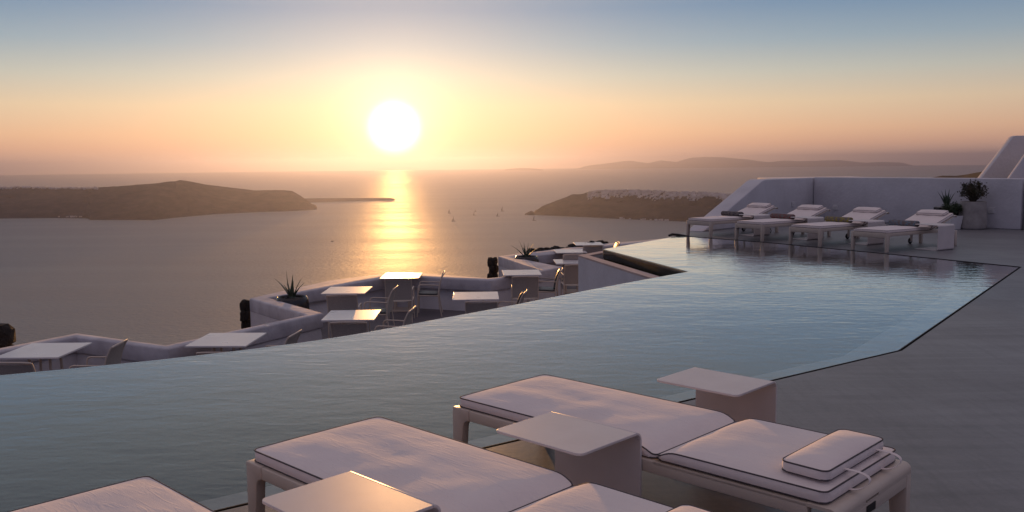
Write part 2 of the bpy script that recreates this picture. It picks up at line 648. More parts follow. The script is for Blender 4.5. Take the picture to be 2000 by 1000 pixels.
def thing(name, label, cat, loc=(0, 0, 0), rotz=0.0, group=None):
    o = bpy.data.objects.new(name, None)
    COL.objects.link(o)
    o.empty_display_size = 0.1
    o.location = loc
    o.rotation_euler = (0, 0, rotz)
    return tag(o, label, cat, group)


def dup(root, label, loc, rotz):
    r = root.copy()
    COL.objects.link(r)
    r.location = loc
    r.rotation_euler = (0, 0, rotz)
    r['label'] = label
    for ch in list(root.children):
        c = ch.copy()
        COL.objects.link(c)
        c.parent = r
        for g in ch.children:
            d = g.copy()
            COL.objects.link(d)
            d.parent = c
    return r


def offset_line(pts, d):
    """offset an open polyline to its left by d (mitred)"""
    out = []
    n = len(pts)
    for i in range(n):
        p = Vector(pts[i])
        ns = []
        if i > 0:
            t = (p - Vector(pts[i - 1])).normalized()
            ns.append(Vector((-t.y, t.x)))
        if i < n - 1:
            t = (Vector(pts[i + 1]) - p).normalized()
            ns.append(Vector((-t.y, t.x)))
        nn = sum(ns, Vector((0, 0))).normalized()
        out.append(tuple(p + nn * (d / max(0.35, nn.dot(ns[0])))))
    return out


def fbm(x, y, zz=0.0, octv=5):
    return noise.fractal(Vector((x, y, zz)), 1.0, 2.0, octv, noise_basis='PERLIN_ORIGINAL')


# ================================================================== SETTING
# ---- sea
mb = MB()
rings_r = [0, 400, 1500, 4000, 9000, 18000, 30000, 40000]
nseg = 64
vs = [(0, 0, 0)]
fs = []
for r_ in rings_r[1:]:
    vs += [(r_ * math.sin(2 * math.pi * k / nseg), r_ * math.cos(2 * math.pi * k / nseg), 0) for k in range(nseg)]
for k in range(nseg):
    fs.append((0, 1 + (k + 1) % nseg, 1 + k))
for i in range(len(rings_r) - 2):
    for k in range(nseg):
        a, b = 1 + i * nseg, 1 + (i + 1) * nseg
        fs.append((a + k, a + (k + 1) % nseg, b + (k + 1) % nseg, b + k))
mb.add(vs, fs)
o = mb.build('sea', sea_mat(), loc=(0, 0, SEA_Z))
tag(o, 'calm sea of the bay with the sun glitter on it', 'sea', kind='structure')


# ---- islands
def interp(pts, x):
    if x <= pts[0][0]:
        return pts[0][1]
    for (x0, y0), (x1, y1) in zip(pts, pts[1:]):
        if x <= x1:
            return y0 + (y1 - y0) * (x - x0) / (x1 - x0)
    return pts[-1][1]


def island(name, ridge, water, x0, x1, n, off, back, rough, mat, steep=0.8, rows=16, seed=0.0, zb=SEA_Z):
    """A land mass from its shoreline and its ridge: a front slope with gullies, a ridge and a back slope."""
    cols = []
    for i in range(n + 1):
        x = x0 + (x1 - x0) * i / n
        wv = on_z(x, interp(water, x), zb)
        edge = min(1.0, 6 * min(i, n - i) / n)
        rg = at_depth(x, interp(ridge, x), wv.y + off * (0.15 + 0.85 * edge))
        hgt = max(2.0, rg.z - zb)
        col = []
        for k in range(rows + 1):
            t = k / rows
            p = wv.lerp(rg, t)
            zz = zb - 4 + (hgt + 4) * t ** steep
            g = fbm(p.x * 0.004 + seed, p.y * 0.004, t * 2.0) * rough * math.sin(math.pi * min(1, t)) * hgt
            g2 = fbm(p.x * 0.018 + seed, p.y * 0.012, t * 1.5) * rough * 0.4 * math.sin(math.pi * t) * hgt
            p = Vector((p.x, p.y + (g + g2) * 1.3, zz + (g2 * 0.5 if 0 < t < 1 else 0)))
            if k == rows:
                p.z = zb + hgt + fbm(p.x * 0.03 + seed, 1.7) * hgt * 0.012
            col.append(p)
        for k in range(1, 7):
            t = k / 6
            d = (Vector((rg.x, rg.y, 0)) - Vector((0, 0, 0))).normalized()
            col.append(Vector((rg.x + d.x * back * t, rg.y + d.y * back * t, zb - 4 + (hgt + 4) * (1 - t) ** 1.3)))
        cols.append(col)
    mbx = MB()
    mrows = len(cols[0])
    mbx.add([p for c in cols for p in c],
            [(i * mrows + k, (i + 1) * mrows + k, (i + 1) * mrows + k + 1, i * mrows + k + 1) for i in range(n) for k in range(mrows - 1)])
    ob = mbx.build(name, mat, smooth=True)
    return ob, cols


ther_ridge = [(-200, 372), (-60, 367), (0, 366), (60, 365.5), (130, 367), (180, 367), (240, 363), (300, 358.5), (335, 354), (346, 353.5), (349, 351),
              (375, 355), (400, 360), (440, 365), (500, 372), (545, 371), (570, 372.5), (585, 381), (594, 387), (606, 396), (613, 401), (619, 408)]
ther_water = [(-200, 429), (0, 427), (100, 426), (172, 426.5), (176, 430), (300, 430), (350, 424.5), (420, 418.5), (500, 414.5), (560, 412.5), (619, 409.5)]
o, ther_cols = island('island', ther_ridge, ther_water, -200, 619, 220, 480, 900, 0.22, M_ISLAND, seed=3.1)
tag(o, 'long dark brown island with a stepped summit at the left', kind='structure')
o, _ = island('island', [(560, 389), (585, 387.5), (640, 387), (720, 386.6), (764, 386.3), (769, 388), (772, 390)],
              [(560, 398), (600, 396.2), (700, 393.2), (772, 391)], 560, 772, 60, 220, 300, 0.05, M_ISLAND, seed=8.0)
tag(o, 'low flat spit of land reaching out below the sun', kind='structure')
oia_ridge = [(1043, 418.5), (1050, 409), (1060, 402), (1082, 393.5), (1108, 384), (1118, 379.5), (1138, 379), (1152, 373.5), (1175, 372), (1240, 371.5),
             (1300, 373.5), (1370, 376), (1430, 380), (1500, 384), (1700, 390)]
oia_water = [(1043, 420), (1060, 420.6), (1120, 423), (1200, 427), (1300, 431.5), (1400, 435), (1500, 438), (1700, 446)]
o, oia_cols = island('headland', oia_ridge, oia_water, 1043, 1700, 170, 260, 700, 0.25, M_ISLAND, seed=14.0)
tag(o, 'brown headland with a white village along its crest', kind='structure')
o, _ = island('rock_islet', [(1025, 417.5), (1031, 414.5), (1037, 411.5), (1041, 412.5), (1045, 417)], [(1025, 420), (1035, 420.4), (1045, 420.4)], 1025, 1045, 14, 40, 60, 0.2,
              M_ISLAND, rows=8, seed=2.0)
tag(o, 'small rock islet off the tip of the headland', 'rock')
far_ridge = [(1120, 330), (1132, 328.5), (1145, 324), (1190, 318.5), (1230, 313.5), (1265, 319), (1290, 313), (1320, 316.5), (1350, 308), (1375, 306.5), (1410, 307), (1460, 311.5),
             (1500, 317), (1530, 313.5), (1560, 315), (1640, 312.5), (1690, 318), (1720, 316), (1760, 317.5), (1790, 325), (1830, 329)]
o, _ = island('far_mountains', far_ridge, [(1120, 330.3), (1830, 323.5)], 1120, 1830, 120, 1500, 1500, 0.1, M_ISLAND, rows=8, seed=30.0)
tag(o, 'pale far mountain island fading into the haze', kind='structure')
o, _ = island('far_mountains', [(985, 331), (1005, 328.7), (1020, 328), (1045, 329), (1060, 331)], [(985, 333), (1060, 333)], 985, 1060, 20, 900, 900, 0.1, M_ISLAND, rows=6, seed=31.0)
tag(o, 'faint tiny far island right of the sun', kind='structure')
o, _ = island('hillside', [(1815, 349), (1822, 346.5), (1840, 343), (1868, 343.3), (1890, 340.5), (1912, 336), (1960, 326), (2060, 312), (2200, 300)],
              [(1815, 366), (2200, 420)], 1815, 2200, 60, 160, 300, 0.1, M_HILL, rows=10, seed=21.0, zb=-60)
tag(o, 'dark hill crest behind the white parapet at the right', kind='structure')


# ---- village on the headland crest and houses on the island ridge (each a pixel or two: one mass)
def village(name, cols, xr, label, cnt, t_lo, sz, lump):
    mbx = MB()
    n = len(cols) - 1
    rnd = random.Random(4)
    for _ in range(cnt):
        i = xr[0] + (xr[1] - xr[0]) * rnd.random()
        k0 = int(i)
        if k0 >= n:
            continue
        dens = 0.5 + 0.5 * fbm(i * 0.12, 3.3)
        tmin = 1 - t_lo * max(0.08, dens) * lump
        t = tmin + (1 - tmin) * rnd.random() ** 0.7
        fr = i - k0
        rows = 16
        kk = min(rows - 1, int(t * rows))
        ft = t * rows - kk
        p = cols[k0][kk].lerp(cols[k0][kk + 1], ft).lerp(cols[k0 + 1][kk].lerp(cols[k0 + 1][kk + 1], ft), fr)
        w, d, h = sz * rnd.uniform(0.6, 1.5), sz * rnd.uniform(0.6, 1.4), sz * rnd.uniform(0.35, 0.8)
        mbx.box(p.x - w / 2, p.x + w / 2, p.y - d / 2, p.y + d / 2, p.z - 3, p.z + h)
        if rnd.random() < 0.15:
            mbx.lathe([(w * 0.32, p.z + h), (w * 0.28, p.z + h + w * 0.16), (w * 0.12, p.z + h + w * 0.28), (0.1, p.z + h + w * 0.3)], p.x, p.y, 8)
    ob = mbx.build(name, M_VILLAGE)
    tag(ob, label, 'village', kind='stuff')
    return ob


village('village_houses', oia_cols, (27, 105), 'dense white cubic houses along the crest of the headland', 1000, 0.55, 8.0, 1.0)
village('village_houses', ther_cols, (50, 105), 'small pale houses along the ridge of the dark island', 150, 0.16, 8, 0.8)
mbx = MB()
rnd = random.Random(9)
for _ in range(16):
    px = rnd.uniform(1200, 1315)
    p = on_z(px, interp(oia_water, px) - 0.6, SEA_Z + 2)
    w = rnd.uniform(8, 16)
    mbx.box(p.x - w / 2, p.x + w / 2, p.y - 4, p.y + 5, SEA_Z - 2, SEA_Z + rnd.uniform(5, 9))
for _ in range(9):
    px = rnd.uniform(98, 182)
    p = on_z(px, 425.5, SEA_Z + 2)
    w = rnd.uniform(6, 14)
    mbx.box(p.x - w / 2, p.x + w / 2, p.y - 4, p.y + 5, SEA_Z + 6, SEA_Z + rnd.uniform(11, 15))
o = mbx.build('harbour_houses', M_VILLAGE)
tag(o, 'tiny pale houses at the foot of the cliffs by the water', 'village', kind='stuff')

# ---- pool outline (plan)
NEAR = [(-9.0, -1.62), (-0.16, 4.73), (3.14, 7.09), (7.25, 12.55), (6.2, 14.45), (4.85, 16.75), (3.5, 18.45)]
INF = [(3.5, 18.45), (1.65, 15.80), (2.50, 12.43), (1.60, 11.47), (0.83, 10.60), (0.40, 10.10), (0.0, 9.62), (-0.37, 9.21), (-0.73, 8.82), (-1.0, 8.52), (-1.24, 8.26), (-1.44, 8.05),
       (-1.64, 7.87), (-1.88, 7.67), (-2.30, 7.38), (-2.89, 7.03), (-3.40, 6.78), (-3.88, 6.56), (-9.0, 4.3)]
POOL = NEAR + INF[1:]
WZ = -0.006


def pool_depth(x, y):
    """the floor slopes: shallow at the right and far end, deep towards the left"""
    return 1.90 - 0.15 * x - 0.04 * y  # slope made up so the water reads darker left, brighter right


FLOOR_Z = -1.5

# water sheet with its rounded spill over the infinity edge
mb = MB()
mb.add([(x, y, WZ) for x, y in POOL], [tuple(range(len(POOL)))])
prof = [(0.0, 0.0), (0.008, -0.002), (0.014, -0.008), (0.016, -0.018), (0.016, -0.16)]
lines = [offset_line(INF, -d) for d, _ in prof]   # the outside lies to the right of the walking direction
n = len(INF)
vs = [(lines[k][i][0], lines[k][i][1], WZ + prof[k][1]) for k in range(len(prof)) for i in range(n)]
fs = [(k * n + i, k * n + i + 1, (k + 1) * n + i + 1, (k + 1) * n + i) for k in range(len(prof) - 1) for i in range(n - 1)]
me_w = bpy.data.meshes.new('pool_water')
nv = len(mb.v)
bm = bmesh.new()
bv = [bm.verts.new(p) for p in mb.v + vs]
bm.faces.new([bv[i] for i in range(nv)])
for q in fs:
    bm.faces.new([bv[nv + i] for i in q])
bmesh.ops.remove_doubles(bm, verts=bm.verts, dist=0.0005)
bmesh.ops.recalc_face_normals(bm, faces=bm.faces)
up_face = max(bm.faces, key=lambda fc: fc.calc_area())
if up_face.normal.z < 0:
    bmesh.ops.reverse_faces(bm, faces=bm.faces)
bmesh.ops.triangulate(bm, faces=[up_face])
# body of the water: sides and a bottom just above the sloping floor
tops = [bm.verts.new((x, y, WZ)) for x, y in POOL]
bots = [bm.verts.new((x, y, -pool_depth(x, y) + 0.01)) for x, y in POOL]
for i in range(len(POOL)):
    j = (i + 1) % len(POOL)
    bm.faces.new((tops[i], tops[j], bots[j], bots[i])).material_index = 1
bm.faces.new(bots[::-1]).material_index = 1
bmesh.ops.remove_doubles(bm, verts=bm.verts, dist=0.0005)
body = [fc for fc in bm.faces if fc.material_index == 1]
bmesh.ops.triangulate(bm, faces=body)
body = [fc for fc in bm.faces if fc.material_index == 1]
c_ = Vector((0.5, 8.0, -0.2))
for fc in body:
    if fc.normal.z > 0.5:
        fc.normal_flip()
bm.to_mesh(me_w)
bm.free()
m_top, m_body = pool_water_mat()
me_w.materials.append(m_top)
me_w.materials.append(m_body)
o = link('pool_water', me_w)
tag(o, 'still water of the infinity pool mirroring the sky', 'water', kind='structure')

# basin: floor, inner walls, shallow ledge along the deck side, outer walls down to the terrace
mb = MB()
inner = POOL
mb.add([(x, y, -pool_depth(x, y)) for x, y in inner], [tuple(range(len(inner)))])
near_in = offset_line(NEAR, 0.002)
for (x0, y0), (x1, y1) in zip(near_in, near_in[1:]):
    mb.add([(x0, y0, -0.03), (x1, y1, -0.03), (x1, y1, -2.6), (x0, y0, -2.6)], [(0, 1, 2, 3)])
inset = offset_line(INF, 0.18)
for (x0, y0), (x1, y1) in zip(inset, inset[1:]):
    mb.add([(x0, y0, -0.022), (x1, y1, -0.022), (x1, y1, -2.6), (x0, y0, -2.6)], [(0, 1, 2, 3)])
o = mb.build('pool_basin', M_BASIN)
tag(o, 'blue grey inside of the pool', 'pool', kind='structure')
# rim of the infinity edge (just under water) and its outer face
mb = MB()
for i in range(len(INF) - 1):
    a, b = INF[i], INF[i + 1]
    c, d = inset[i], inset[i + 1]
    mb.add([(*a, -0.020), (*b, -0.020), (*d, -0.020), (*c, -0.020)], [(0, 1, 2, 3)])
    mb.add([(*a, -0.020), (*b, -0.020), (*b, FLOOR_Z - 0.2), (*a, FLOOR_Z - 0.2)], [(0, 1, 2, 3)])
o = mb.build('pool_edge_wall', M_MOSS)
tag(o, 'mossy overflow wall under the edge of the pool', 'wall', kind='structure')
mb = MB()
led = offset_line(NEAR[:4], 0.46)
nr = NEAR[:4]
for i in range(len(nr) - 1):
    a, b, c, d = nr[i], nr[i + 1], led[i + 1], led[i]
    mb.add([(*a, -0.10), (*b, -0.10), (*c, -0.12), (*d, -0.12)], [(0, 1, 2, 3)])
    mb.add([(*d, -0.12), (*c, -0.12), (*c, -1.14), (*d, -1.14)], [(0, 1, 2, 3)])
o = mb.build('pool_ledge', M_LEDGE)
tag(o, 'pale shallow ledge under water along the deck', 'ledge', kind='structure')
# thin coping between water and drain slot
mb = MB()
cop = offset_line(NEAR, -0.008)
for i in range(len(NEAR) - 1):
    a, b, c, d = NEAR[i], NEAR[i + 1], cop[i + 1], cop[i]
    mb.add([(*a, -0.13), (*b, -0.13), (*c, -0.13), (*d, -0.13), (*a, 0.0), (*b, 0.0), (*c, 0.0), (*d, 0.0)],
           [(4, 5, 6, 7), (0, 1, 5, 4), (2, 3, 7, 6)])
o = mb.build('pool_coping', M_SLOT)
tag(o, 'thin dark coping round the pool', 'coping', kind='structure')
mb = MB()
slot_o = offset_line(NEAR, -0.034)
for i in range(len(NEAR) - 1):
    a, b, c, d = cop[i], cop[i + 1], slot_o[i + 1], slot_o[i]
    mb.add([(*a, -0.05), (*b, -0.05), (*c, -0.05), (*d, -0.05)], [(0, 1, 2, 3)])
    mb.add([(*c, -0.05), (*d, -0.05), (*d, -0.004), (*c, -0.004)], [(0, 1, 2, 3)])
o = mb.build('drain_slot', M_SLOT)
tag(o, 'dark drain slot between pool and deck', 'drain', kind='structure')

# deck
deck_in = offset_line(NEAR, -0.030)
WALL_A0, WALL_AB, WALL_B1 = (4.2, 19.42), (7.9, 23.2), (10.95, 19.02)
deck = deck_in + [(3.46, 18.62), (3.9, 19.5), (8.0, 23.8), (11.6, 19.6), (20, 19.6), (20, -6), (-9.0, -6)]
mb = MB()
nd = len(deck)
mb.add([(x, y, 0.0) for x, y in deck] + [(x, y, -0.3) for x, y in deck],
       [tuple(range(nd))] + [(i, (i + 1) % nd, nd + (i + 1) % nd, nd + i) for i in range(nd)])
o = mb.build('deck', M_DECK)
tag(o, 'grey polished cement deck beside the pool', 'deck', kind='structure')
# rounded dark kerb where the deck ends at the far corner of the pool
mb = MB()
mb.tube([(3.30, 18.50, 0.0), (3.38, 18.60, 0.015), (3.50, 18.53, 0.012), (3.68, 18.34, 0.0)], 0.03, 10, radii=[0.022, 0.028, 0.022, 0.008])
o = mb.build('kerb', M_SLOT, smooth=True)
tag(o, 'dark rounded kerb end at the far corner of the pool', 'kerb', kind='structure')

# overflow trough below the notch of the pool
TR_IN = offset_line([INF[0], INF[1], INF[2]], -0.24)
TR_OUT = offset_line([INF[0], INF[1], INF[2]], -0.42)
TR_IN = [TR_IN[0], TR_IN[1], (TR_IN[2][0] - 0.05, TR_IN[2][1] + 0.2)]
TR_OUT = [TR_OUT[0], TR_OUT[1], (TR_OUT[2][0] - 0.05, TR_OUT[2][1] + 0.2)]
TR_IN[2] = (TR_IN[2][0] + 0.12, TR_IN[2][1] - 0.5)
TR_OUT[2] = (TR_OUT[2][0] + 0.12, TR_OUT[2][1] - 0.5)
t_ = thing('trough_wall', 'smooth blue white wall of the overflow trough under the pool notch', 'wall')
mb = MB()
poly = TR_OUT + TR_IN[::-1]
mb.prism(poly, FLOOR_Z, -0.15)
mb.build('wall', M_WALL, t_)
mb = MB()
mb.prism(poly, -0.148, -0.12)
mb.build('coping', nmat('sandy_coping', (0.52, 0.40, 0.36), 0.7, noise_scale=4, noise_amt=0.1), t_)
mb = MB()
mb.prism([INF[0], INF[1], INF[2]] + TR_IN[::-1], FLOOR_Z, -0.45)
o = mb.build('trough_floor', M_MOSS)
tag(o, 'dark mossy bottom of the overflow trough', 'trough', kind='structure')

# ---- white parapet walls of the deck
WH = 1.087
t_ = thing('parapet_wall', 'white parapet with a slanted buttress end behind the leftmost far lounger', 'wall')
da = (Vector(WALL_AB) - Vector(WALL_A0)).normalized()
na = Vector((-da.y, da.x))
La = (Vector(WALL_AB) - Vector(WALL_A0)).length
mb = MB()
side_prof = [(0, 0), (La + 0.25, 0), (La + 0.25, WH), (2.75, WH), (2.60, WH - 0.03)]
thk = 0.42
vsA = []
for s_, h_ in side_prof:
    p = Vector(WALL_A0) + da * s_
    vsA.append((p.x, p.y, h_))
for s_, h_ in side_prof:
    p = Vector(WALL_A0) + da * s_ + na * thk
    vsA.append((p.x, p.y, h_))
k5 = len(side_prof)
mb.add(vsA, [tuple(range(k5)), tuple(range(2 * k5 - 1, k5 - 1, -1))] + [(i, (i + 1) % k5, k5 + (i + 1) % k5, k5 + i) for i in range(k5)])
mb.build('wall', M_WALL, t_, bevel=0.025, seg=3, smooth=True)
t_ = thing('parapet_wall', 'long plain white parapet behind the plant pots', 'wall')
db = (Vector(WALL_B1) - Vector(WALL_AB)).normalized()
nb = Vector((-db.y, db.x))
p0, p1 = Vector(WALL_AB) + db * 0.01, Vector(WALL_B1)
mb = MB()
mb.prism([tuple(p0), tuple(p1), tuple(p1 + nb * 0.45), tuple(p0 + nb * 0.45)], 0, WH + 0.012)
mb.build('wall', M_WALL, t_, bevel=0.022, seg=3, smooth=True)
# return wall to the right
t_ = thing('parapet_wall', 'white return wall running out of the right edge of the picture', 'wall')
mb = MB()
pr = Vector((11.06, 18.98))
mb.prism([(11.01, 18.98), (16, 18.2), (16, 18.7), (11.4, 19.32), (11.3, 19.32)], 0, WH - 0.0)
mb.build('wall', M_WALL, t_, bevel=0.02, seg=3, smooth=True)
# roof strip seen just above the parapet
t_ = thing('roof_terrace', 'low blue white roof edge showing just above the long parapet', 'roof')
pa, pb = at_depth(1560, 347, 25.5), at_depth(1724, 347, 25.5)
pc = at_depth(1734, 349.5, 25.5)
mb = MB()
mb.prism_y([(pa.x - 0.5, -0.2), (pc.x, -0.2), (pc.x, pc.z - 0.02), (pb.x, pb.z), (pa.x - 0.5, pa.z - 0.03)], 25.5, 28)
mb.build('roof_edge', M_WALL, t_, bevel=0.02, smooth=True)
# tall stair wedge
t_ = thing('stair_wedge_wall', 'tall white wall with a slanted left edge at the right of the picture', 'wall')
a, b = at_depth(1907, 349, 21.5), at_depth(1971, 266, 21.5)
mb = MB()
k_ = (b.x - a.x) / (b.z - a.z)
mb.prism_y([(a.x - k_ * a.z, 0.0), (17, 0.0), (17, b.z + 0.08), (b.x + 0.06, b.z + 0.006), (b.x - 0.01, b.z - 0.02)], 21.3, 21.5)
mb.build('wall', M_WALL, t_, bevel=0.015, smooth=True)
t_ = thing('stair_wedge_wall', 'lower slanted white stair wall in front of the tall wedge', 'wall')
a, b = at_depth(1966, 349, 20.2), at_depth(2034, 252, 20.2)
k_ = (b.x - a.x) / (b.z - a.z)
mb = MB()
mb.prism_y([(a.x - k_ * a.z, 0.0), (17, 0.0), (17, b.z), (b.x, b.z)], 20.1, 20.2)
mb.build('wall', M_WALL, t_, bevel=0.01, smooth=True)

# wall boxes (socket covers)
for px, py, lab, wall in ((1548, 399, 'small white socket box on the slanted-end parapet', 'A'), (1632, 405, 'small white socket box on the long parapet near its left end', 'B'),
                          (1937, 411, 'small white socket box on the long parapet right of the tall pot', 'B')):
    P0, D, N_ = (Vector(WALL_A0), da, na) if wall == 'A' else (Vector(WALL_AB), db, nb)
    d = ray(px, py)
    den = d.x * N_.x + d.y * N_.y
    t = ((P0.x - CAMPOS.x) * N_.x + (P0.y - CAMPOS.y) * N_.y) / den
    h = CAMPOS + d * t
    t_ = thing('socket_box', lab, 'socket', (h.x, h.y, h.z), math.atan2(D.y, D.x), 'socket boxes on the parapet')
    MB().box(-0.065, 0.065, -0.03, -0.001, -0.06, 0.06).build('cover', M_POTWHITE, t_, bevel=0.006)
    MB().box(-0.035, 0.035, -0.036, -0.031, -0.012, 0.0).build('slot', M_GREY, t_)

# ---- lower terrace
PIN = [(6.0, 27.6), (2.6, 25.0), (1.1, 23.05), (0.04, 22.30), (1.17, 20.13), (0.05, 18.48), (-0.44, 17.95), (-1.9, 18.55), (-2.6, 18.62), (-3.54, 17.2), (-4.42, 15.87),
       (-3.06, 14.13), (-4.53, 11.43), (-6.2, 12.35), (-6.85, 11.1), (-8.6, 7.0)]
POUT = [(5.8, 28.2), (2.37, 25.55), (0.55, 23.62), (-0.36, 22.60), (0.68, 19.59), (-0.27, 18.42), (-0.51, 18.27), (-2.0, 19.26), (-2.72, 19.35), (-3.81, 18.13), (-4.75, 15.80),
        (-3.30, 13.98), (-4.65, 11.68), (-6.3, 12.62), (-7.05, 11.2), (-9.0, 6.8)]
PZ = -0.83
CAPZ = PZ - 0.25


t_ = thing('terrace_parapet', 'white zigzag parapet round the lower terrace', 'wall')
np_ = len(PIN)
q = MB()
q.prism(PIN + POUT[::-1], CAPZ, PZ)
q.build('upper_band', M_CAP, t_, bevel=0.03, seg=3, smooth=True, angle=60)
q = MB()
vs, fs = [], []
for a, d in zip(PIN, POUT):
    a, d = Vector(a), Vector(d)
    vs += [(*a.lerp(d, -0.03), FLOOR_Z), (*a.lerp(d, 0.20), CAPZ + 0.02), (*a.lerp(d, 0.97), CAPZ + 0.02), (*a.lerp(d, 0.97), FLOOR_Z - 1.4)]
for i in range(np_ - 1):
    for k in range(3):
        fs.append((i * 4 + k, i * 4 + k + 1, i * 4 + 5 + k, i * 4 + 4 + k))
q.add(vs, fs)
q.build('plinth', M_WALL, t_)

# terrace floor
mb = MB()
fl = PIN + [(-9, 4.4)] + [p for p in INF[::-1][1:]] + [(4.2, 19.5), (8.5, 24), (8.5, 28)]
mb.add([(x, y, FLOOR_Z) for x, y in fl], [tuple(range(len(fl)))])
o = mb.build('terrace_floor', M_TERR)
tag(o, 'dark grey cement floor of the lower terrace', 'floor', kind='structure')

# ---- caldera cliff the terraces stand on
mb = MB()
front = [(-60, -40), (-30, -10), (-10.5, 6.4), (-7.4, 11.4), (-5.6, 15.2), (-4.2, 18.6), (-1.5, 20.2), (-1.3, 22.8), (2.0, 27.0), (6, 29.5), (14, 33), (40, 60), (80, 110)]
lev = [(0, -2.3), (1.2, -7), (12, -25), (35, -60), (80, -110), (150, -170), (210, -284)]
vs, fs = [], []
for dd, zz in lev:
    for x, y in offset_line(front, dd):
        vs.append((x, y, zz + fbm(x * 0.05, y * 0.05, zz * 0.02) * dd * 0.12))
nf = len(front)
for k in range(len(lev) - 1):
    for i in range(nf - 1):
        fs.append((k * nf + i, k * nf + i + 1, (k + 1) * nf + i + 1, (k + 1) * nf + i))
base_poly = [(x, y) for x, y in front] + [(120, 110), (120, -120), (-60, -120)]
st = len(vs)
vs += [(x, y, -2.32) for x, y in base_poly]
fs.append(tuple(range(st, st + len(base_poly))))
mb.add(vs, fs)
o = mb.build('cliff', M_CLIFF, smooth=True)
tag(o, 'brown caldera cliff below the terraces', 'cliff', kind='structure')


# ================================================================== THINGS
# ---- lava-stone buttresses at the points of the parapet
def stone_mesh(seed):
    bm = bmesh.new()
    bmesh.ops.create_icosphere(bm, subdivisions=2, radius=0.5)
    for v in bm.verts:
        c = v.co
        k = 1.0 / max(abs(c.x), abs(c.y), abs(c.z)) * 0.5
        c2 = c * k
        v.co = c.lerp(c2, 0.8) * (1 + 0.30 * noise.noise(c * 2.3 + Vector((seed * 5.1, seed, 0))))
    me = bpy.data.meshes.new('stone')
    bm.to_mesh(me)
    bm.free()
    me.materials.append(M_STONE)
    for p in me.polygons:
        p.use_smooth = False
    return me


STONES = [stone_mesh(s) for s in range(6)]


def stone_stack(name, label, loc, rows, w, z0, z1, rotz=0.0, per=2):
    t = thing(name, label, 'stone wall', loc, rotz)
    rnd = random.Random(int(loc[0] * 100))
    h = (z1 - z0) / rows
    for k in range(rows):
        for j in range(per):
            s = link('stone', rnd.choice(STONES), t)
            s.location = ((j + 0.5) / per * w - w / 2 + rnd.uniform(-0.03, 0.03), rnd.uniform(-0.05, 0.05), z0 + h * (k + 0.5))
            s.scale = (w / per * rnd.uniform(1.1, 1.35), w / per * rnd.uniform(1.1, 1.5), h * rnd.uniform(1.05, 1.25))
            s.rotation_euler = (rnd.uniform(-.12, .12), rnd.uniform(-.12, .12), math.pi / 2 * rnd.randint(0, 3) + rnd.uniform(-.15, .15))
    return t


stone_stack('stone_buttress', 'rough black lava stone pier left of the near agave', (-4.85, 15.90, 0), 13, 0.20, -3.2, -0.90, 0, 2)
stone_stack('stone_buttress', 'rough black lava stone pier left of the far agave', (-0.49, 22.70, 0), 12, 0.24, -3.2, -0.90, 0, 2)
stone_stack('stone_buttress', 'rounded black stone mass at the left edge of the picture', (-7.25, 12.05, 0), 6, 0.5, -2.2, -0.62, 0, 2)
t_ = thing('stone_facing', 'black lava stones lining the outer side of the far parapet', 'stone wall')
rnd = random.Random(11)
for i in range(26):
    u = i / 25
    p = Vector(POUT[2]).lerp(Vector(POUT[1]), u * 1.25 + 0.02)
    s = link('stone', rnd.choice(STONES), t_)
    s.location = (p.x - 0.07, p.y + 0.06, PZ - 0.08 + rnd.uniform(-0.03, 0.05))
    s.scale = (rnd.uniform(.16, .26), rnd.uniform(.16, .26), rnd.uniform(.18, .30))
    s.rotation_euler = (0, 0, rnd.uniform(0, 6))


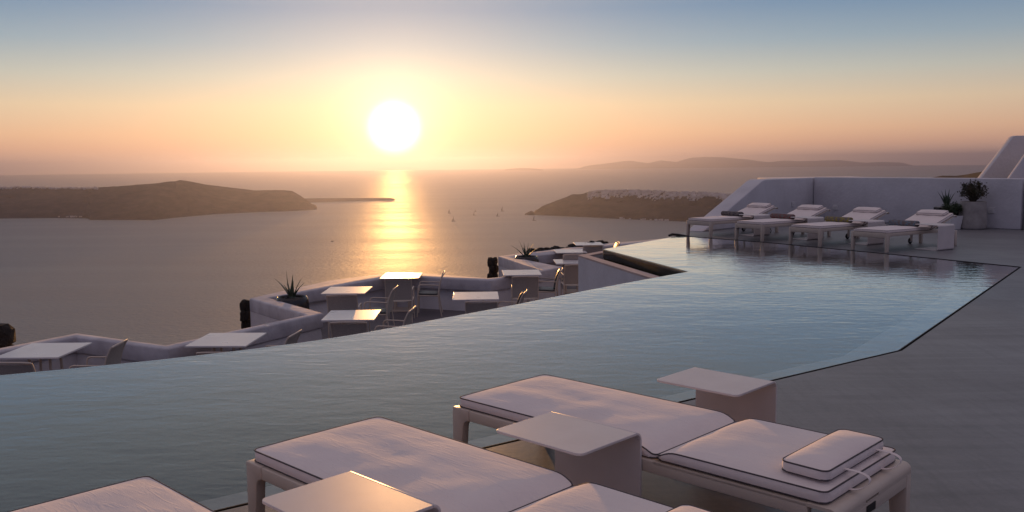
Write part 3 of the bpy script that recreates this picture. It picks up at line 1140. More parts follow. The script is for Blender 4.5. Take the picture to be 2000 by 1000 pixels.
# ---- cushions
def cushion_mesh(L, Wd, T, crown, rc=0.03, nx=36, ny=16, dip0=0.0, dip1=0.0, wob=0.004, seed=0.0, pw=4.0):
    """soft mattress block: x 0..L, y 0..Wd, z 0..T at its edge, domed by crown; dips at either end for a seam"""
    def xy(a, b):
        x, y = a * L / 2, b * Wd / 2
        dx, dy = max(abs(x) - (L / 2 - rc), 0), max(abs(y) - (Wd / 2 - rc), 0)
        if dx > 0 and dy > 0:
            r_, l_ = max(dx, dy), math.hypot(dx, dy)
            x = math.copysign(L / 2 - rc + dx * r_ / l_, x)
            y = math.copysign(Wd / 2 - rc + dy * r_ / l_, y)
        return x + L / 2, y + Wd / 2

    def spread(t):
        # denser near the ends
        return math.copysign(1 - (1 - abs(t)) ** 1.7, t)

    A = [spread(-1 + 2 * i / nx) for i in range(nx + 1)]
    B = [spread(-1 + 2 * j / ny) for j in range(ny + 1)]

    def edge_z(x):
        zz = T
        if dip0:
            zz -= dip0 * math.exp(-(x / 0.05) ** 2)
        if dip1:
            zz -= dip1 * math.exp(-((L - x) / 0.05) ** 2)
        return zz

    def top(a, b):
        x, y = xy(a, b)
        zz = edge_z(x)
        dome = (1 - abs(a) ** (pw * max(1, L / Wd))) * (1 - abs(b) ** pw)
        zz += crown * max(0, dome) ** 0.8
        zz += wob * fbm(x * 4 + seed, y * 7, seed, 3) * max(0, dome)
        return (x, y, zz)

    vs, fs = [], []
    for a in A:
        for b in B:
            vs.append(top(a, b))
    w = ny + 1
    for i in range(nx):
        for j in range(ny):
            fs.append((i * w + j, (i + 1) * w + j, (i + 1) * w + j + 1, i * w + j + 1))
    loop = [i * w for i in range(nx + 1)] + [nx * w + j for j in range(1, ny + 1)] + [i * w + ny for i in range(nx - 1, -1, -1)] + [j for j in range(ny - 1, 0, -1)]
    c = Vector((L / 2, Wd / 2, 0))
    rings = [loop]
    for fz, bulge in ((0.75, 0.004), (0.5, 0.006), (0.25, 0.004), (0.0, 0.0)):
        ring = []
        for idx in loop:
            p = Vector(vs[idx])
            d = Vector((p.x - c.x, p.y - c.y))
            ddx = bulge if p.x > L - 0.001 else (-bulge if p.x < 0.001 else 0)
            ddy = bulge if p.y > Wd - 0.001 else (-bulge if p.y < 0.001 else 0)
            ring.append(len(vs))
            vs.append((p.x + ddx, p.y + ddy, p.z * fz))
        rings.append(ring)
    m_ = len(loop)
    for ra, rb in zip(rings, rings[1:]):
        for k in range(m_):
            fs.append((ra[k], ra[(k + 1) % m_], rb[(k + 1) % m_], rb[k]))
    fs.append(tuple(rings[-1][::-1]))
    top_loop = [vs[i] for i in loop]
    bot_loop = [vs[i] for i in rings[-1]]
    mbx = MB()
    mbx.add(vs, fs)
    me = mbx.mesh('cushion', smooth=True)
    me.materials.append(M_FABRIC)
    pt = MB()
    pt.tube(top_loop, 0.0031, 6, closed=True)
    mp_ = pt.mesh('piping', smooth=True)
    mp_.materials.append(M_PIPING)
    pt = MB()
    pt.tube([(x, y, zz + 0.004) for x, y, zz in bot_loop], 0.0036, 6, closed=True)
    mp2 = pt.mesh('piping', smooth=True)
    mp2.materials.append(M_PIPING)
    return me, mp_, mp2


FT = 0.318   # top of the lounger frame
LW = 0.66
SEAM = 1.215
ML = 1.95
CUSH_SEAT = cushion_mesh(SEAM - 0.002, LW, 0.046, 0.020, nx=44, ny=22, dip1=0.028, seed=1.0, pw=2.6, wob=0.008)
CUSH_BACK = cushion_mesh(ML - SEAM - 0.002, LW, 0.046, 0.019, nx=34, ny=22, dip0=0.028, seed=5.0, pw=2.6, wob=0.007)
CUSH_PILLOW = cushion_mesh(0.185, 0.535, 0.040, 0.024, nx=16, ny=30, rc=0.03, seed=9.0, pw=2.6, wob=0.006)


def put_cushion(name, data, parent, loc, rot=(0, 0, 0)):
    o = link(name, data[0], parent, loc)
    o.rotation_euler = rot
    a = link('piping', data[1], o)
    b = link('piping', data[2], o)
    return o


def leg_poly(w0, w1, h, fr, beam):
    """profile of a leg (x across, z up): outer side straight, inner side tapering, filleted into the beam above"""
    pts = [(0, 0), (w1, 0), (w0, h - beam - fr)]
    for k in range(1, 6):
        a = math.pi / 2 * k / 5
        pts.append((w0 + fr * (1 - math.cos(a)), h - beam - fr + fr * math.sin(a)))
    pts += [(w0 + fr, h), (0, h)]
    return pts


def lounger_frame(root, tilt):
    FL, y0, y1 = 2.0, -0.02, LW + 0.02
    lt = 0.045
    lp = leg_poly(0.075, 0.055, FT, 0.045, 0.055)
    for yy in (y0, y1 - lt):
        q = MB()
        q.prism_y([(-0.02 + x, zz) for x, zz in lp], yy, yy + lt)
        q.build('leg', M_METAL, root, bevel=0.004, smooth=True)
        hz = FT - 0.045
        lp2 = leg_poly(0.075, 0.055, hz, 0.04, 0.05)
        q = MB()
        q.prism_y([(FL - x, zz + (0.0)) for x, zz in lp2], yy, yy + lt)
        q.build('leg', M_METAL, root, bevel=0.004, smooth=True)
        q = MB()
        q.box(0.10, FL - 0.115, yy + 0.002, yy + lt - 0.002, FT - 0.055, FT - 0.001)
        q.build('side_rail', M_METAL, root, bevel=0.005, smooth=True)
    q = MB()
    q.box(-0.018, 0.022, y0 + lt, y1 - lt, FT - 0.085, FT - 0.001)
    q.build('foot_beam', M_METAL, root, bevel=0.005, smooth=True)
    hz = FT - 0.045
    q = MB()
    q.box(FL - 0.045, FL - 0.002, y0 + lt, y1 - lt, hz - 0.05, hz - 0.001)
    bmk = q.build('head_beam', M_METAL, root, bevel=0.003, smooth=True)
    q = MB()
    q.box(FL - 0.001, FL + 0.0015, 0.235, 0.315, hz - 0.042, hz - 0.012)
    q.build('maker_plate', M_SLOT, bmk)
    q = MB()
    q.box(0.03, SEAM - 0.01, y0 + lt, y1 - lt, FT - 0.025, FT - 0.002)
    q.build('seat_panel', M_METAL, root, bevel=0.003)
    for yy in (y0 + 0.012, y1 - 0.034):
        q = MB()
        q.tube([(FL - 0.03, yy, 0.012), (FL - 0.03, yy + 0.022, 0.012)], 0.012, 10)
        q.build('foot_cap', M_BLACK, root)


def back_sheet(parent):
    """bent sheet backrest panel with a handle slot in its turned-down end (local x along the back)"""
    Lb = 2.0 - SEAM
    t = 0.012
    prof = [(0.0, 0.0), (Lb - 0.03, 0.0)]
    for k in range(1, 7):
        a = math.pi / 2 * k / 6
        prof.append((Lb - 0.03 + 0.03 * math.sin(a), -0.03 + 0.03 * math.cos(a)))
    q = MB()
    ya, yb = -0.018, LW + 0.018
    ins = [(x - (0.0 if i < 2 else t * math.sin(min(1, (i - 1) / 6) * math.pi / 2)), zz - t * math.cos(min(1, max(0, i - 1) / 6) * math.pi / 2)) for i, (x, zz) in enumerate(prof)]
    ring = prof + ins[::-1]
    q.prism_y(ring, ya, yb)
    # turned-down lip, left and right of the handle slot and a strip below it
    xl = Lb
    for a_, b_, z0_, z1_ in ((ya, 0.225, -0.0448, -0.0302), (0.345, yb, -0.0448, -0.0302), (0.226, 0.344, -0.0448, -0.040)):
        q.box(xl - t, xl - 0.0004, a_, b_, z0_, z1_)
    o = q.build('back_panel', M_METAL, parent, smooth=True)
    h = MB()
    h.box(xl - 0.02, xl - t - 0.001, 0.22, 0.35, -0.045, -0.030)
    h.build('handle_slot', M_SLOT, o)
    return o


def make_lounger(tilt, label, loc, rotz, group):
    root = thing('sun_lounger', label, 'sun lounger', loc, rotz, group)
    lounger_frame(root, tilt)
    put_cushion('seat_mattress', CUSH_SEAT, root, (0, 0, FT + 0.001))
    ca, sa = math.cos(tilt), math.sin(tilt)
    bo = back_sheet(root)
    bo.location = (SEAM, 0, FT - 0.001)
    bo.rotation_euler = (0, -tilt, 0)
    bc = put_cushion('back_mattress', CUSH_BACK, root, (SEAM - 0.001 * sa, 0, FT + 0.002), (0, -tilt, 0))
    hh = 0.046 + 0.017
    pu = ML - SEAM - 0.215
    px = SEAM + pu * ca - hh * sa
    pz = FT + 0.002 + pu * sa + hh * ca
    put_cushion('pillow', CUSH_PILLOW, root, (px, 0.062, pz), (0, -tilt - R(-1.0), 0))
    if tilt == 0:
        for yy, sgn in ((0.20, 1), (0.50, 1)):
            x0, z0 = ML - 0.03, FT + 0.075
            path = []
            for k in range(15):
                a = math.pi * k / 14
                path.append((x0 + 0.098 * math.sin(a) ** 0.8 + 0.01 * math.sin(a * 2), yy + 0.012 * math.sin(2 * a), FT + 0.045 + 0.036 * math.cos(a)))
            q = MB()
            q.ribbon(path, (0.1, 1, 0.15), 0.014)
            q.build('strap', M_FABRIC, root, smooth=True)
    else:
        # rack holding the back up, and the wheels of the head end
        for yy in (0.05, LW - 0.05):
            q = MB()
            q.tube([(SEAM + 0.55 * ca, yy, FT + 0.55 * sa - 0.02), (SEAM + 0.42, yy, FT - 0.03)], 0.009, 8)
            q.build('back_stay', M_METAL, root)
        q = MB()
        q.tube([(SEAM + 0.70 * ca, -0.03, FT + 0.70 * sa), (SEAM + 0.70 * ca, LW + 0.05, FT + 0.70 * sa)], 0.011, 8)
        q.build('back_bar', M_GREY, root)
        for yy in (-0.045, LW + 0.022):
            wl_ = MB()
            wl_.lathe([(0.02, 0), (0.052, 0.0), (0.056, 0.004), (0.056, 0.018), (0.052, 0.022), (0.02, 0.022)], 0, 0, 20)
            w_ = wl_.build('wheel', M_BLACK, root, smooth=True)
            w_.rotation_euler = (-math.pi / 2, 0, 0)
            w_.location = (1.70, yy, 0.056)
            hb = MB()
            hb.lathe([(0.028, -0.002), (0.028, 0.024), (0.01, 0.026)], 0, 0, 14)
            hb.build('hub', M_GREY, w_, smooth=True)
            q = MB()
            q.box(1.675, 1.725, yy + (0.024 if yy < 0 else -0.022), yy + (0.044 if yy < 0 else -0.002), 0.05, FT - 0.056)
            q.build('wheel_strut', M_METAL, root, bevel=0.003)
    return root


TH = R(-44.1)
NEAR_L = [((-0.284, 4.41), 'near sun lounger at the right, its pillow and straps in full view'),
          ((-1.099, 3.609), 'middle one of the three near sun loungers, between two side tables'),
          ((-1.875, 2.835), 'nearest sun lounger, only its foot end showing at bottom left')]
first = None
for (x, y), lab in NEAR_L:
    if first is None:
        first = make_lounger(0.0, lab, (x, y, 0), TH, 'sun loungers at the near pool edge')
    else:
        dup(first, lab, (x, y, 0), TH)

FAR_TH = R(32.4)
FAR_L = [((3.665, 18.46), 'far sun lounger furthest left, at the corner of the pool'),
         ((4.42, 17.43), 'second far sun lounger from the left, with the reddish towel'),
         ((5.14, 16.32), 'third far sun lounger from the left, with the yellow patterned towel'),
         ((5.87, 15.21), 'far sun lounger furthest right, with the blue grey towel')]


def right_of(p, u, v):
    """point u along a far lounger, v to its right-hand side in the picture"""
    c, s = math.cos(FAR_TH), math.sin(FAR_TH)
    return (p[0] + u * c + v * s, p[1] + u * s - v * c)


firstf = None
for p, lab in FAR_L:
    q = right_of(p, 0.02, LW)
    if firstf is None:
        firstf = make_lounger(R(17.5), lab, (q[0], q[1], 0), FAR_TH, 'sun loungers across the pool')
    else:
        dup(firstf, lab, (q[0], q[1], 0), FAR_TH)

# ---- rolled towels on the far loungers
for (p, _), acc, cname in zip(FAR_L, ((0.07, 0.07, 0.08), (0.22, 0.09, 0.08), (0.30, 0.25, 0.06), (0.15, 0.20, 0.25)), ('dark grey', 'reddish brown', 'yellow patterned', 'blue grey')):
    lx, ly = right_of(p, 1.02, 0.02)
    t_ = thing('rolled_towel', 'rolled %s towel lying across a far sun lounger' % cname, 'towel', (lx, ly, FT + 0.060), FAR_TH - math.pi / 2, 'rolled towels on the far loungers')
    tm = towel_mat('towel_' + cname.replace(' ', '_'), acc)
    q = MB()
    Lt = 0.54
    prof_n = 18
    rings = []
    for i, x in enumerate((0.0, 0.004, 0.02, 0.14, 0.27, 0.40, 0.52, 0.536, 0.54)):
        rr = 0.058 * (1 + 0.04 * math.sin(x * 17)) * (0.93 if i in (0, 8) else 1.0)
        rings.append([(x, rr * 1.12 * math.cos(2 * math.pi * k / prof_n), 0.050 + rr * 0.86 * math.sin(2 * math.pi * k / prof_n)) for k in range(prof_n)])
    vs = [v for r_ in rings for v in r_]
    fs = [(i * prof_n + k, i * prof_n + (k + 1) % prof_n, (i + 1) * prof_n + (k + 1) % prof_n, (i + 1) * prof_n + k) for i in range(8) for k in range(prof_n)]
    fs += [tuple(range(prof_n)), tuple(8 * prof_n + k for k in range(prof_n))]
    q.add(vs, fs)
    q.build('roll', tm, t_, smooth=True)
    for xe in (-0.001, Lt + 0.001):
        q = MB()
        q.tube([(xe, (0.010 + 0.0024 * k) * 1.1 * math.cos(k * 0.6), 0.050 + (0.010 + 0.0024 * k) * 0.85 * math.sin(k * 0.6)) for k in range(18)], 0.004, 5)
        q.build('fold_edge', tm, t_, smooth=True)


# ---- C-shaped side tables
def make_ctable(label, loc, rotz, group, la=0.473, lb=0.40, h=0.435):
    """x 0..la along the bend, y 0..lb across; the upright hangs at y = lb, top and foot plates reach to y = 0"""
    root = thing('side_table', label, 'side table', loc, rotz, group)
    t, r_ = 0.011, 0.035

    def arc(cy, cz, a0, a1, rad):
        return [(cy + rad * math.cos(a0 + (a1 - a0) * k / 7), cz + rad * math.sin(a0 + (a1 - a0) * k / 7)) for k in range(8)]

    outer = arc(lb - r_, h - r_, math.pi / 2, 0, r_)
    innr = arc(lb - r_, h - r_, math.pi / 2, 0, r_ - t)

    def plate(poly_pts, nm, x0, x1, rounded):
        q = MB()
        q.prism_x(poly_pts, x0, x1)
        return q.build(nm, M_STABLE, root, smooth=True, bevel=0.0015, seg=1, angle=60)

    # top plate with rounded free corners, plan polygon
    rc = 0.03
    tp = [(0, lb - r_), (0, rc)] + [(rc - rc * math.cos(math.pi / 2 * k / 5), rc - rc * math.sin(math.pi / 2 * k / 5)) for k in range(1, 6)]
    tp += [(la - rc + rc * math.sin(math.pi / 2 * k / 5), rc - rc * math.cos(math.pi / 2 * k / 5)) for k in range(0, 6)] + [(la, lb - r_)]
    q = MB()
    q.prism(tp, h - t, h)
    q.build('top', M_STABLE, root, bevel=0.002, seg=2)
    poly_ = outer + innr[::-1]
    plate(poly_, 'bend', 0, la, True)
    q = MB()
    q.box(0, la, lb - t, lb, r_, h - r_)
    q.build('upright', M_STABLE, root)
    o2 = arc(lb - r_, r_, 0, -math.pi / 2, r_)
    i2 = arc(lb - r_, r_, 0, -math.pi / 2, r_ - t)
    plate(o2 + i2[::-1], 'bend', 0, la, True)
    q = MB()
    q.prism(tp, 0.0, t)
    q.build('foot_plate', M_STABLE, root, bevel=0.002, seg=2)
    return root


def loc_uv(p, u, v, th):
    return (p[0] + u * math.cos(th) - v * math.sin(th), p[1] + u * math.sin(th) + v * math.cos(th), 0)


tA = make_ctable('bent metal side table at right beside the pool edge, furthest of the near three', (0.728, 4.462, 0), TH, 'side tables between the near loungers')
dup(tA, 'bent metal side table between the middle and right near loungers', (-0.085, 3.628, 0), TH)
dup(tA, 'side table cut off by the bottom edge, its corner glowing in the sun', loc_uv((-1.875, 2.835), 0.70, 0.735, TH), TH)
tF = None
# far ones open towards their lounger: their bend runs along the lounger, foot plates reach left
for (p, _), lab in zip(FAR_L, ('side table at the far lounger furthest left', 'side table at the second far lounger from the left', 'side table at the third far lounger from the left',
                               'white bent side table at the far lounger furthest right')):
    q = right_of(p, 0.88 + 0.473, 0.59)
    if tF is None:
        tF = make_ctable(lab, (q[0], q[1], 0), FAR_TH + math.pi, 'side tables at the far loungers', lb=0.44)
    else:
        dup(tF, lab, (q[0], q[1], 0), FAR_TH + math.pi)


# ---- terrace tables
def make_table(label, loc, rotz):
    root = thing('terrace_table', label, 'table', loc, rotz, 'white tables on the lower terrace')
    w, d, h = 0.80, 0.90, 0.73
    q = MB()
    q.box(-w / 2, w / 2, 0, d, h - 0.022, h)
    q.build('table_top', M_TABLETOP, root, bevel=0.003)
    for sx in (-1, 1):
        for sy in (-1, 1):
            q = MB()
            q.tube([(sx * 0.15, d / 2 + sy * 0.15, 0.03), (sx * 0.13, d / 2 + sy * 0.13, h - 0.0225)], 0.018, 10)
            q.build('leg', M_METAL, root, smooth=True)
    q = MB()
    q.box(-0.27, 0.27, d / 2 - 0.27, d / 2 + 0.27, 0, 0.03)
    q.build('base_plate', M_METAL, root, bevel=0.006)
    q = MB()
    q.box(-0.22, 0.22, d / 2 - 0.22, d / 2 + 0.22, h - 0.045, h - 0.0235)
    q.build('under_frame', M_METAL, root)
    return root


TAB = [((-6.00, 10.70), 0, 'leftmost white terrace table, close to the left edge'),
       ((-3.86, 11.28), -0.03, 'white terrace table standing alone, second from the left'),
       ((-2.48, 13.12), 0.03, 'pink lit white table nearest the point of the near parapet arm'),
       ((-3.07, 15.86), 0.0, 'pink lit white table right of the near agave'),
       ((-2.31, 17.93), 0.0, 'white table glowing brightest, right below the sun'),
       ((-0.63, 15.0), 0.04, 'white table left of the pair of arm chairs, close to the pool edge'),
       ((0.22, 18.25), 0.05, 'white table in front of the far parapet arm'),
       ((1.42, 20.27), 0.04, 'white table partly hidden by the trough wall'),
       ((1.55, 22.72), 0.05, 'white table second furthest, left of the pool notch'),
       ((2.20, 24.78), 0.03, 'furthest white terrace table, at the top of the row')]
t0 = None
TROOT = []
for (x, y), rz, lab in TAB:
    if t0 is None:
        t0 = make_table(lab, (x, y, FLOOR_Z), rz)
    else:
        dup(t0, lab, (x, y, FLOOR_Z), rz)


# ---- terrace armchairs
def make_chair(label, loc, rotz):
    """faces +y; origin on the floor below the middle of the seat"""
    root = thing('arm_chair', label, 'chair', loc, rotz, 'sling arm chairs on the lower terrace')
    w = 0.25
    for s in (-1, 1):
        q = MB()
        q.tube([(s * w, 0.23, 0), (s * w, 0.215, 0.30), (s * w, 0.205, 0.50), (s * w, 0.20, 0.60), (s * w, 0.185, 0.632), (s * w, 0.15, 0.645)], 0.0125, 8)
        q.build('leg', M_METAL, root, smooth=True)
        q = MB()
        q.tube([(s * w, 0.15, 0.645), (s * w, -0.05, 0.640), (s * w, -0.215, 0.628)], 0.0125, 8, flat=0.8)
        q.build('arm_rest', M_METAL, root, smooth=True)
        q = MB()
        q.tube([(s * w, -0.26, 0), (s * w, -0.215, 0.22), (s * w, -0.195, 0.42)], 0.0125, 8)
        q.build('leg', M_METAL, root, smooth=True)
        q = MB()
        q.tube([(s * w, -0.195, 0.42), (s * w, -0.21, 0.58), (s * w, -0.245, 0.72), (s * w, -0.29, 0.82), (s * w, -0.315, 0.86)], 0.0125, 8)
        q.build('back_post', M_METAL, root, smooth=True)
        q = MB()
        q.tube([(s * w, 0.205, 0.43), (s * w, -0.195, 0.415)], 0.0125, 8)
        q.build('seat_rail', M_METAL, root, smooth=True)
    q = MB()
    q.tube([(-w, -0.315, 0.86), (-w * 0.5, -0.325, 0.867), (0, -0.33, 0.868), (w * 0.5, -0.325, 0.867), (w, -0.315, 0.86)], 0.0125, 8)
    q.build('top_rail', M_METAL, root, smooth=True)
    q = MB()
    q.tube([(-w, 0.205, 0.43), (w, 0.205, 0.43)], 0.011, 8)
    q.build('front_rail', M_METAL, root, smooth=True)
    # slings
    def sling(path, nm):
        q = MB()
        vs, fs = [], []
        nx = 8
        for i, (y, zz) in enumerate(path):
            for k in range(nx + 1):
                f = -1 + 2 * k / nx
                sag = 0.018 * (1 - f * f)
                vs.append((f * (w - 0.008), y - (sag if nm == 'backrest' else 0), zz - (sag if nm == 'seat' else 0)))
        n_ = nx + 1
        m_ = len(path)
        off = len(vs)
        th = 0.004
        vs += [(x, y - th * 0.7, zz - th * 0.7) for x, y, zz in vs]
        for i in range(m_ - 1):
            for k in range(nx):
                fs.append((i * n_ + k, i * n_ + k + 1, (i + 1) * n_ + k + 1, (i + 1) * n_ + k))
                fs.append((off + i * n_ + k + 1, off + i * n_ + k, off + (i + 1) * n_ + k, off + (i + 1) * n_ + k + 1))
        for k in range(nx):
            fs.append((k + 1, k, off + k, off + k + 1))
            b = (m_ - 1) * n_
            fs.append((b + k, b + k + 1, off + b + k + 1, off + b + k))
        for i in range(m_ - 1):
            fs.append((i * n_, (i + 1) * n_, off + (i + 1) * n_, off + i * n_))
            fs.append(((i + 1) * n_ + nx, i * n_ + nx, off + i * n_ + nx, off + (i + 1) * n_ + nx))
        q.add(vs, fs)
        return q.build(nm, M_SLING, root, smooth=True)
    sling([(0.20, 0.432), (0.05, 0.428), (-0.10, 0.42), (-0.19, 0.418)], 'seat')
    sling([(-0.197, 0.44), (-0.207, 0.54), (-0.228, 0.66), (-0.262, 0.77), (-0.30, 0.845)], 'backrest')
    return root


def chair_at(px, py, rotz, label, zt=0.86):
    """place a chair by where the middle of its back top stands"""
    p = on_z(px, py, FLOOR_Z + zt)
    c, s = math.cos(rotz), math.sin(rotz)
    bx, by = 0.0, -0.32
    return (p.x - (bx * c - by * s), p.y - (bx * s + by * c), FLOOR_Z)


LEFT = math.pi / 2   # facing left in the picture
CH = [(680, 630.5, 0.0, 'arm chair with its back to us at the table by the parapet point'),
      (667, 577, 0.03, 'arm chair with its back to us at the table right of the near agave'),
      (777, 545, 0.02, 'arm chair with its back to us at the table below the sun'),
      (940, 590, 0.0, 'arm chair back peeking over the pool edge below the middle table'),
      (1026, 541, 0.03, 'arm chair with its back to us in front of the far parapet arm'),
      (18, 710, -0.05, 'arm chair back cut off by the left edge of the picture'),
      (425, 690, -0.05, 'arm chair back barely showing under the second table from the left'),
      (1158, 480, 0.05, 'arm chair with its back to us at the furthest table'),
      (1121, 497.5, 0.05, 'arm chair tucked at the second furthest table'),
      (1126, 518, 0.1, 'arm chair partly hidden by the trough wall'),
      (806, 604, LEFT - 0.1, 'arm chair facing left, low at the pool edge beside the pink table'),
      (773, 562, LEFT - 0.05, 'arm chair facing left with a grey seat cushion, right of a pink table'),
      (868, 532, LEFT + 0.05, 'arm chair facing left beside the brightest table, cushion on its seat'),
      (1027, 570, LEFT - 0.15, 'arm chair facing left at the pool edge, right of the middle table'),
      (1098, 526, LEFT - 0.12, 'arm chair facing left with thick grey cushions on seat and back'),
      (234, 671, LEFT + 0.05, 'arm chair facing left beside the leftmost table'),
      (577, 652, LEFT - 0.1, 'arm chair top right of the second table from the left'),
      (1209, 474, LEFT, 'furthest chair, only its back top showing above the pool edge')]
c0 = None
CHP = []
for px, py, rz, lab in CH:
    loc = chair_at(px, py, rz, lab)
    CHP.append((loc, rz))
    if c0 is None:
        c0 = make_chair(lab, loc, rz)
    else:
        dup(c0, lab, loc, rz)


def pad_mesh(name, path, w, th):
    q = MB()
    vs, fs = [], []
    n_ = 8
    for i, (y, zz) in enumerate(path):
        j0, j1 = max(0, i - 1), min(len(path) - 1, i + 1)
        ty, tz = path[j1][0] - path[j0][0], path[j1][1] - path[j0][1]
        l_ = math.hypot(ty, tz)
        ny_, nz_ = tz / l_, -ty / l_
        if nz_ < 0 or (abs(nz_) < 0.3 and ny_ < 0):
            ny_, nz_ = -ny_, -nz_
        e = 0.45 if i in (0, len(path) - 1) else 1.0
        for k in range(n_):
            a = 2 * math.pi * (k + 0.5) / n_
            cx, cn = math.cos(a), math.sin(a)
            cx = math.copysign(min(1, abs(cx) * 1.25), cx)
            vs.append((cx * w / 2, y + ny_ * (th / 2 + cn * th / 2 * e), zz + nz_ * (th / 2 + cn * th / 2 * e)))
    for i in range(len(path) - 1):
        for k in range(n_):
            fs.append((i * n_ + k, i * n_ + (k + 1) % n_, (i + 1) * n_ + (k + 1) % n_, (i + 1) * n_ + k))
    fs += [tuple(range(n_ - 1, -1, -1)), tuple((len(path) - 1) * n_ + k for k in range(n_))]
    q.add(vs, fs)
    me = q.mesh(name, smooth=True)
    me.materials.append(M_CUSHION)
    return me


SEATPAD = pad_mesh('seat_cushion', [(0.205, 0.437), (0.18, 0.437), (0.05, 0.432), (-0.08, 0.426), (-0.16, 0.424), (-0.182, 0.424)], 0.44, 0.05)
BACKPAD = pad_mesh('back_cushion', [(-0.175, 0.475), (-0.19, 0.52), (-0.205, 0.62), (-0.235, 0.73), (-0.275, 0.82), (-0.29, 0.85)], 0.43, 0.045)
for idx, lab in ((11, 'grey seat cushion on the chair right of a pink table'), (12, 'grey seat cushion on the chair beside the brightest table'),
                 (14, 'glossy grey seat cushion on the fully cushioned chair')):
    loc, rz = CHP[idx]
    tag(link('seat_cushion', SEATPAD, None, loc, rz), lab, 'cushion', 'cushions on the terrace chairs')
for idx, lab in ((14, 'glossy grey back cushion on the fully cushioned chair'), (13, 'grey back cushion on the chair right of the middle table'),
                 (17, 'dark back cushion on the furthest chair')):
    loc, rz = CHP[idx]
    tag(link('back_cushion', BACKPAD, None, loc, rz), lab, 'cushion', 'cushions on the terrace chairs')


# ---- potted plants
def agave_leaf(L, w, lean, curl, az):
    w *= 1.35
    """one thick tapering agave blade as a small closed mesh"""
    q = MB()
    n_ = 9
    vs, fs = [], []
    for i in range(n_ + 1):
        t = i / n_
        a = lean + curl * t * t
        # integrate the bend
        r_ = 0.03 + sum(math.sin(lean + curl * ((k + 0.5) / n_) ** 2) for k in range(i)) * L / n_
        zz = sum(math.cos(lean + curl * ((k + 0.5) / n_) ** 2) for k in range(i)) * L / n_
        ww = w * (0.75 + 0.5 * math.sin(math.pi * min(1, t * 1.3))) * (1 - t) ** 0.75 + 0.002
        th = 0.016 * (1 - t) + 0.002
        for sx, dn in ((-1, 0.0), (0, -1.0), (1, 0.0), (0, 0.35)):
            rr = r_ + (-math.cos(a)) * th * -dn + (0.25 * ww * abs(sx)) * -math.cos(a)
            z2 = zz + math.sin(a) * th * -dn + (0.25 * ww * abs(sx)) * math.sin(a)
            y = sx * ww / 2
            vs.append((rr * math.cos(az) - y * math.sin(az), rr * math.sin(az) + y * math.cos(az), z2))
    for i in range(n_):
        for k in range(4):
            fs.append((i * 4 + k, i * 4 + (k + 1) % 4, (i + 1) * 4 + (k + 1) % 4, (i + 1) * 4 + k))
    fs += [(3, 2, 1, 0), tuple(4 * n_ + k for k in range(4))]
    q.add(vs, fs)
    return q


def agave(label, loc, leaves, group):
    t = thing('agave_plant', label, 'agave', loc, 0, group)
    for L, w, lean, curl, az in leaves:
        agave_leaf(L, w, R(lean), R(curl), R(az)).build('leaf', M_AGAVE, t, smooth=True)
    core = MB()
    core.lathe([(0.05, -0.05), (0.055, 0.02), (0.03, 0.07), (0.005, 0.09)], 0, 0, 10)
    core.build('heart', M_AGAVE, t, smooth=True)
    return t


def round_pot(name, label, loc, r_, h, mat, group):
    t = thing(name, label, 'plant pot', loc, 0, group)
    q = MB()
    prof_ = [(r_ * 0.55, 0), (r_ * 0.7, h * 0.03), (r_ * 0.95, h * 0.3), (r_ * 1.05, h * 0.55), (r_ * 1.05, h * 0.78), (r_ * 1.0, h * 0.93), (r_ * 0.93, h * 0.985), (r_ * 0.88, h), (r_ * 0.83, h * 0.985), (r_ * 0.82, h * 0.93)]
    q.lathe(prof_, 0, 0, 36)
    q.build('pot', mat, t, smooth=True)
    q = MB()
    vs_, fs_ = [], []
    q.lathe([(r_ * 0.80, h * 0.935), (r_ * 0.6, h * 0.955), (r_ * 0.3, h * 0.965), (0.02, h * 0.968)], 0, 0, 24)
    q.build('soil', M_SOIL, t, smooth=True)
    rnd_ = random.Random(3)
    for k in range(26):
        a, rr = rnd_.uniform(0, 6.28), r_ * 0.72 * math.sqrt(rnd_.random())
        s = link('pebble', STONES[k % 6], t)
        s.location = (rr * math.cos(a), rr * math.sin(a), h * 0.965)
        k2 = rnd_.uniform(0.025, 0.05)
        s.scale = (k2, k2, k2 * 0.8)
    return t


def leaves_by(seed, n_, L, w, l0, l1):
    rnd_ = random.Random(seed)
    out = []
    for k in range(n_):
        out.append((L * rnd_.uniform(0.75, 1.05), w * rnd_.uniform(0.8, 1.1), rnd_.uniform(l0, l1), rnd_.uniform(4, 26), 360 * k / n_ + rnd_.uniform(-15, 15)))
    return out


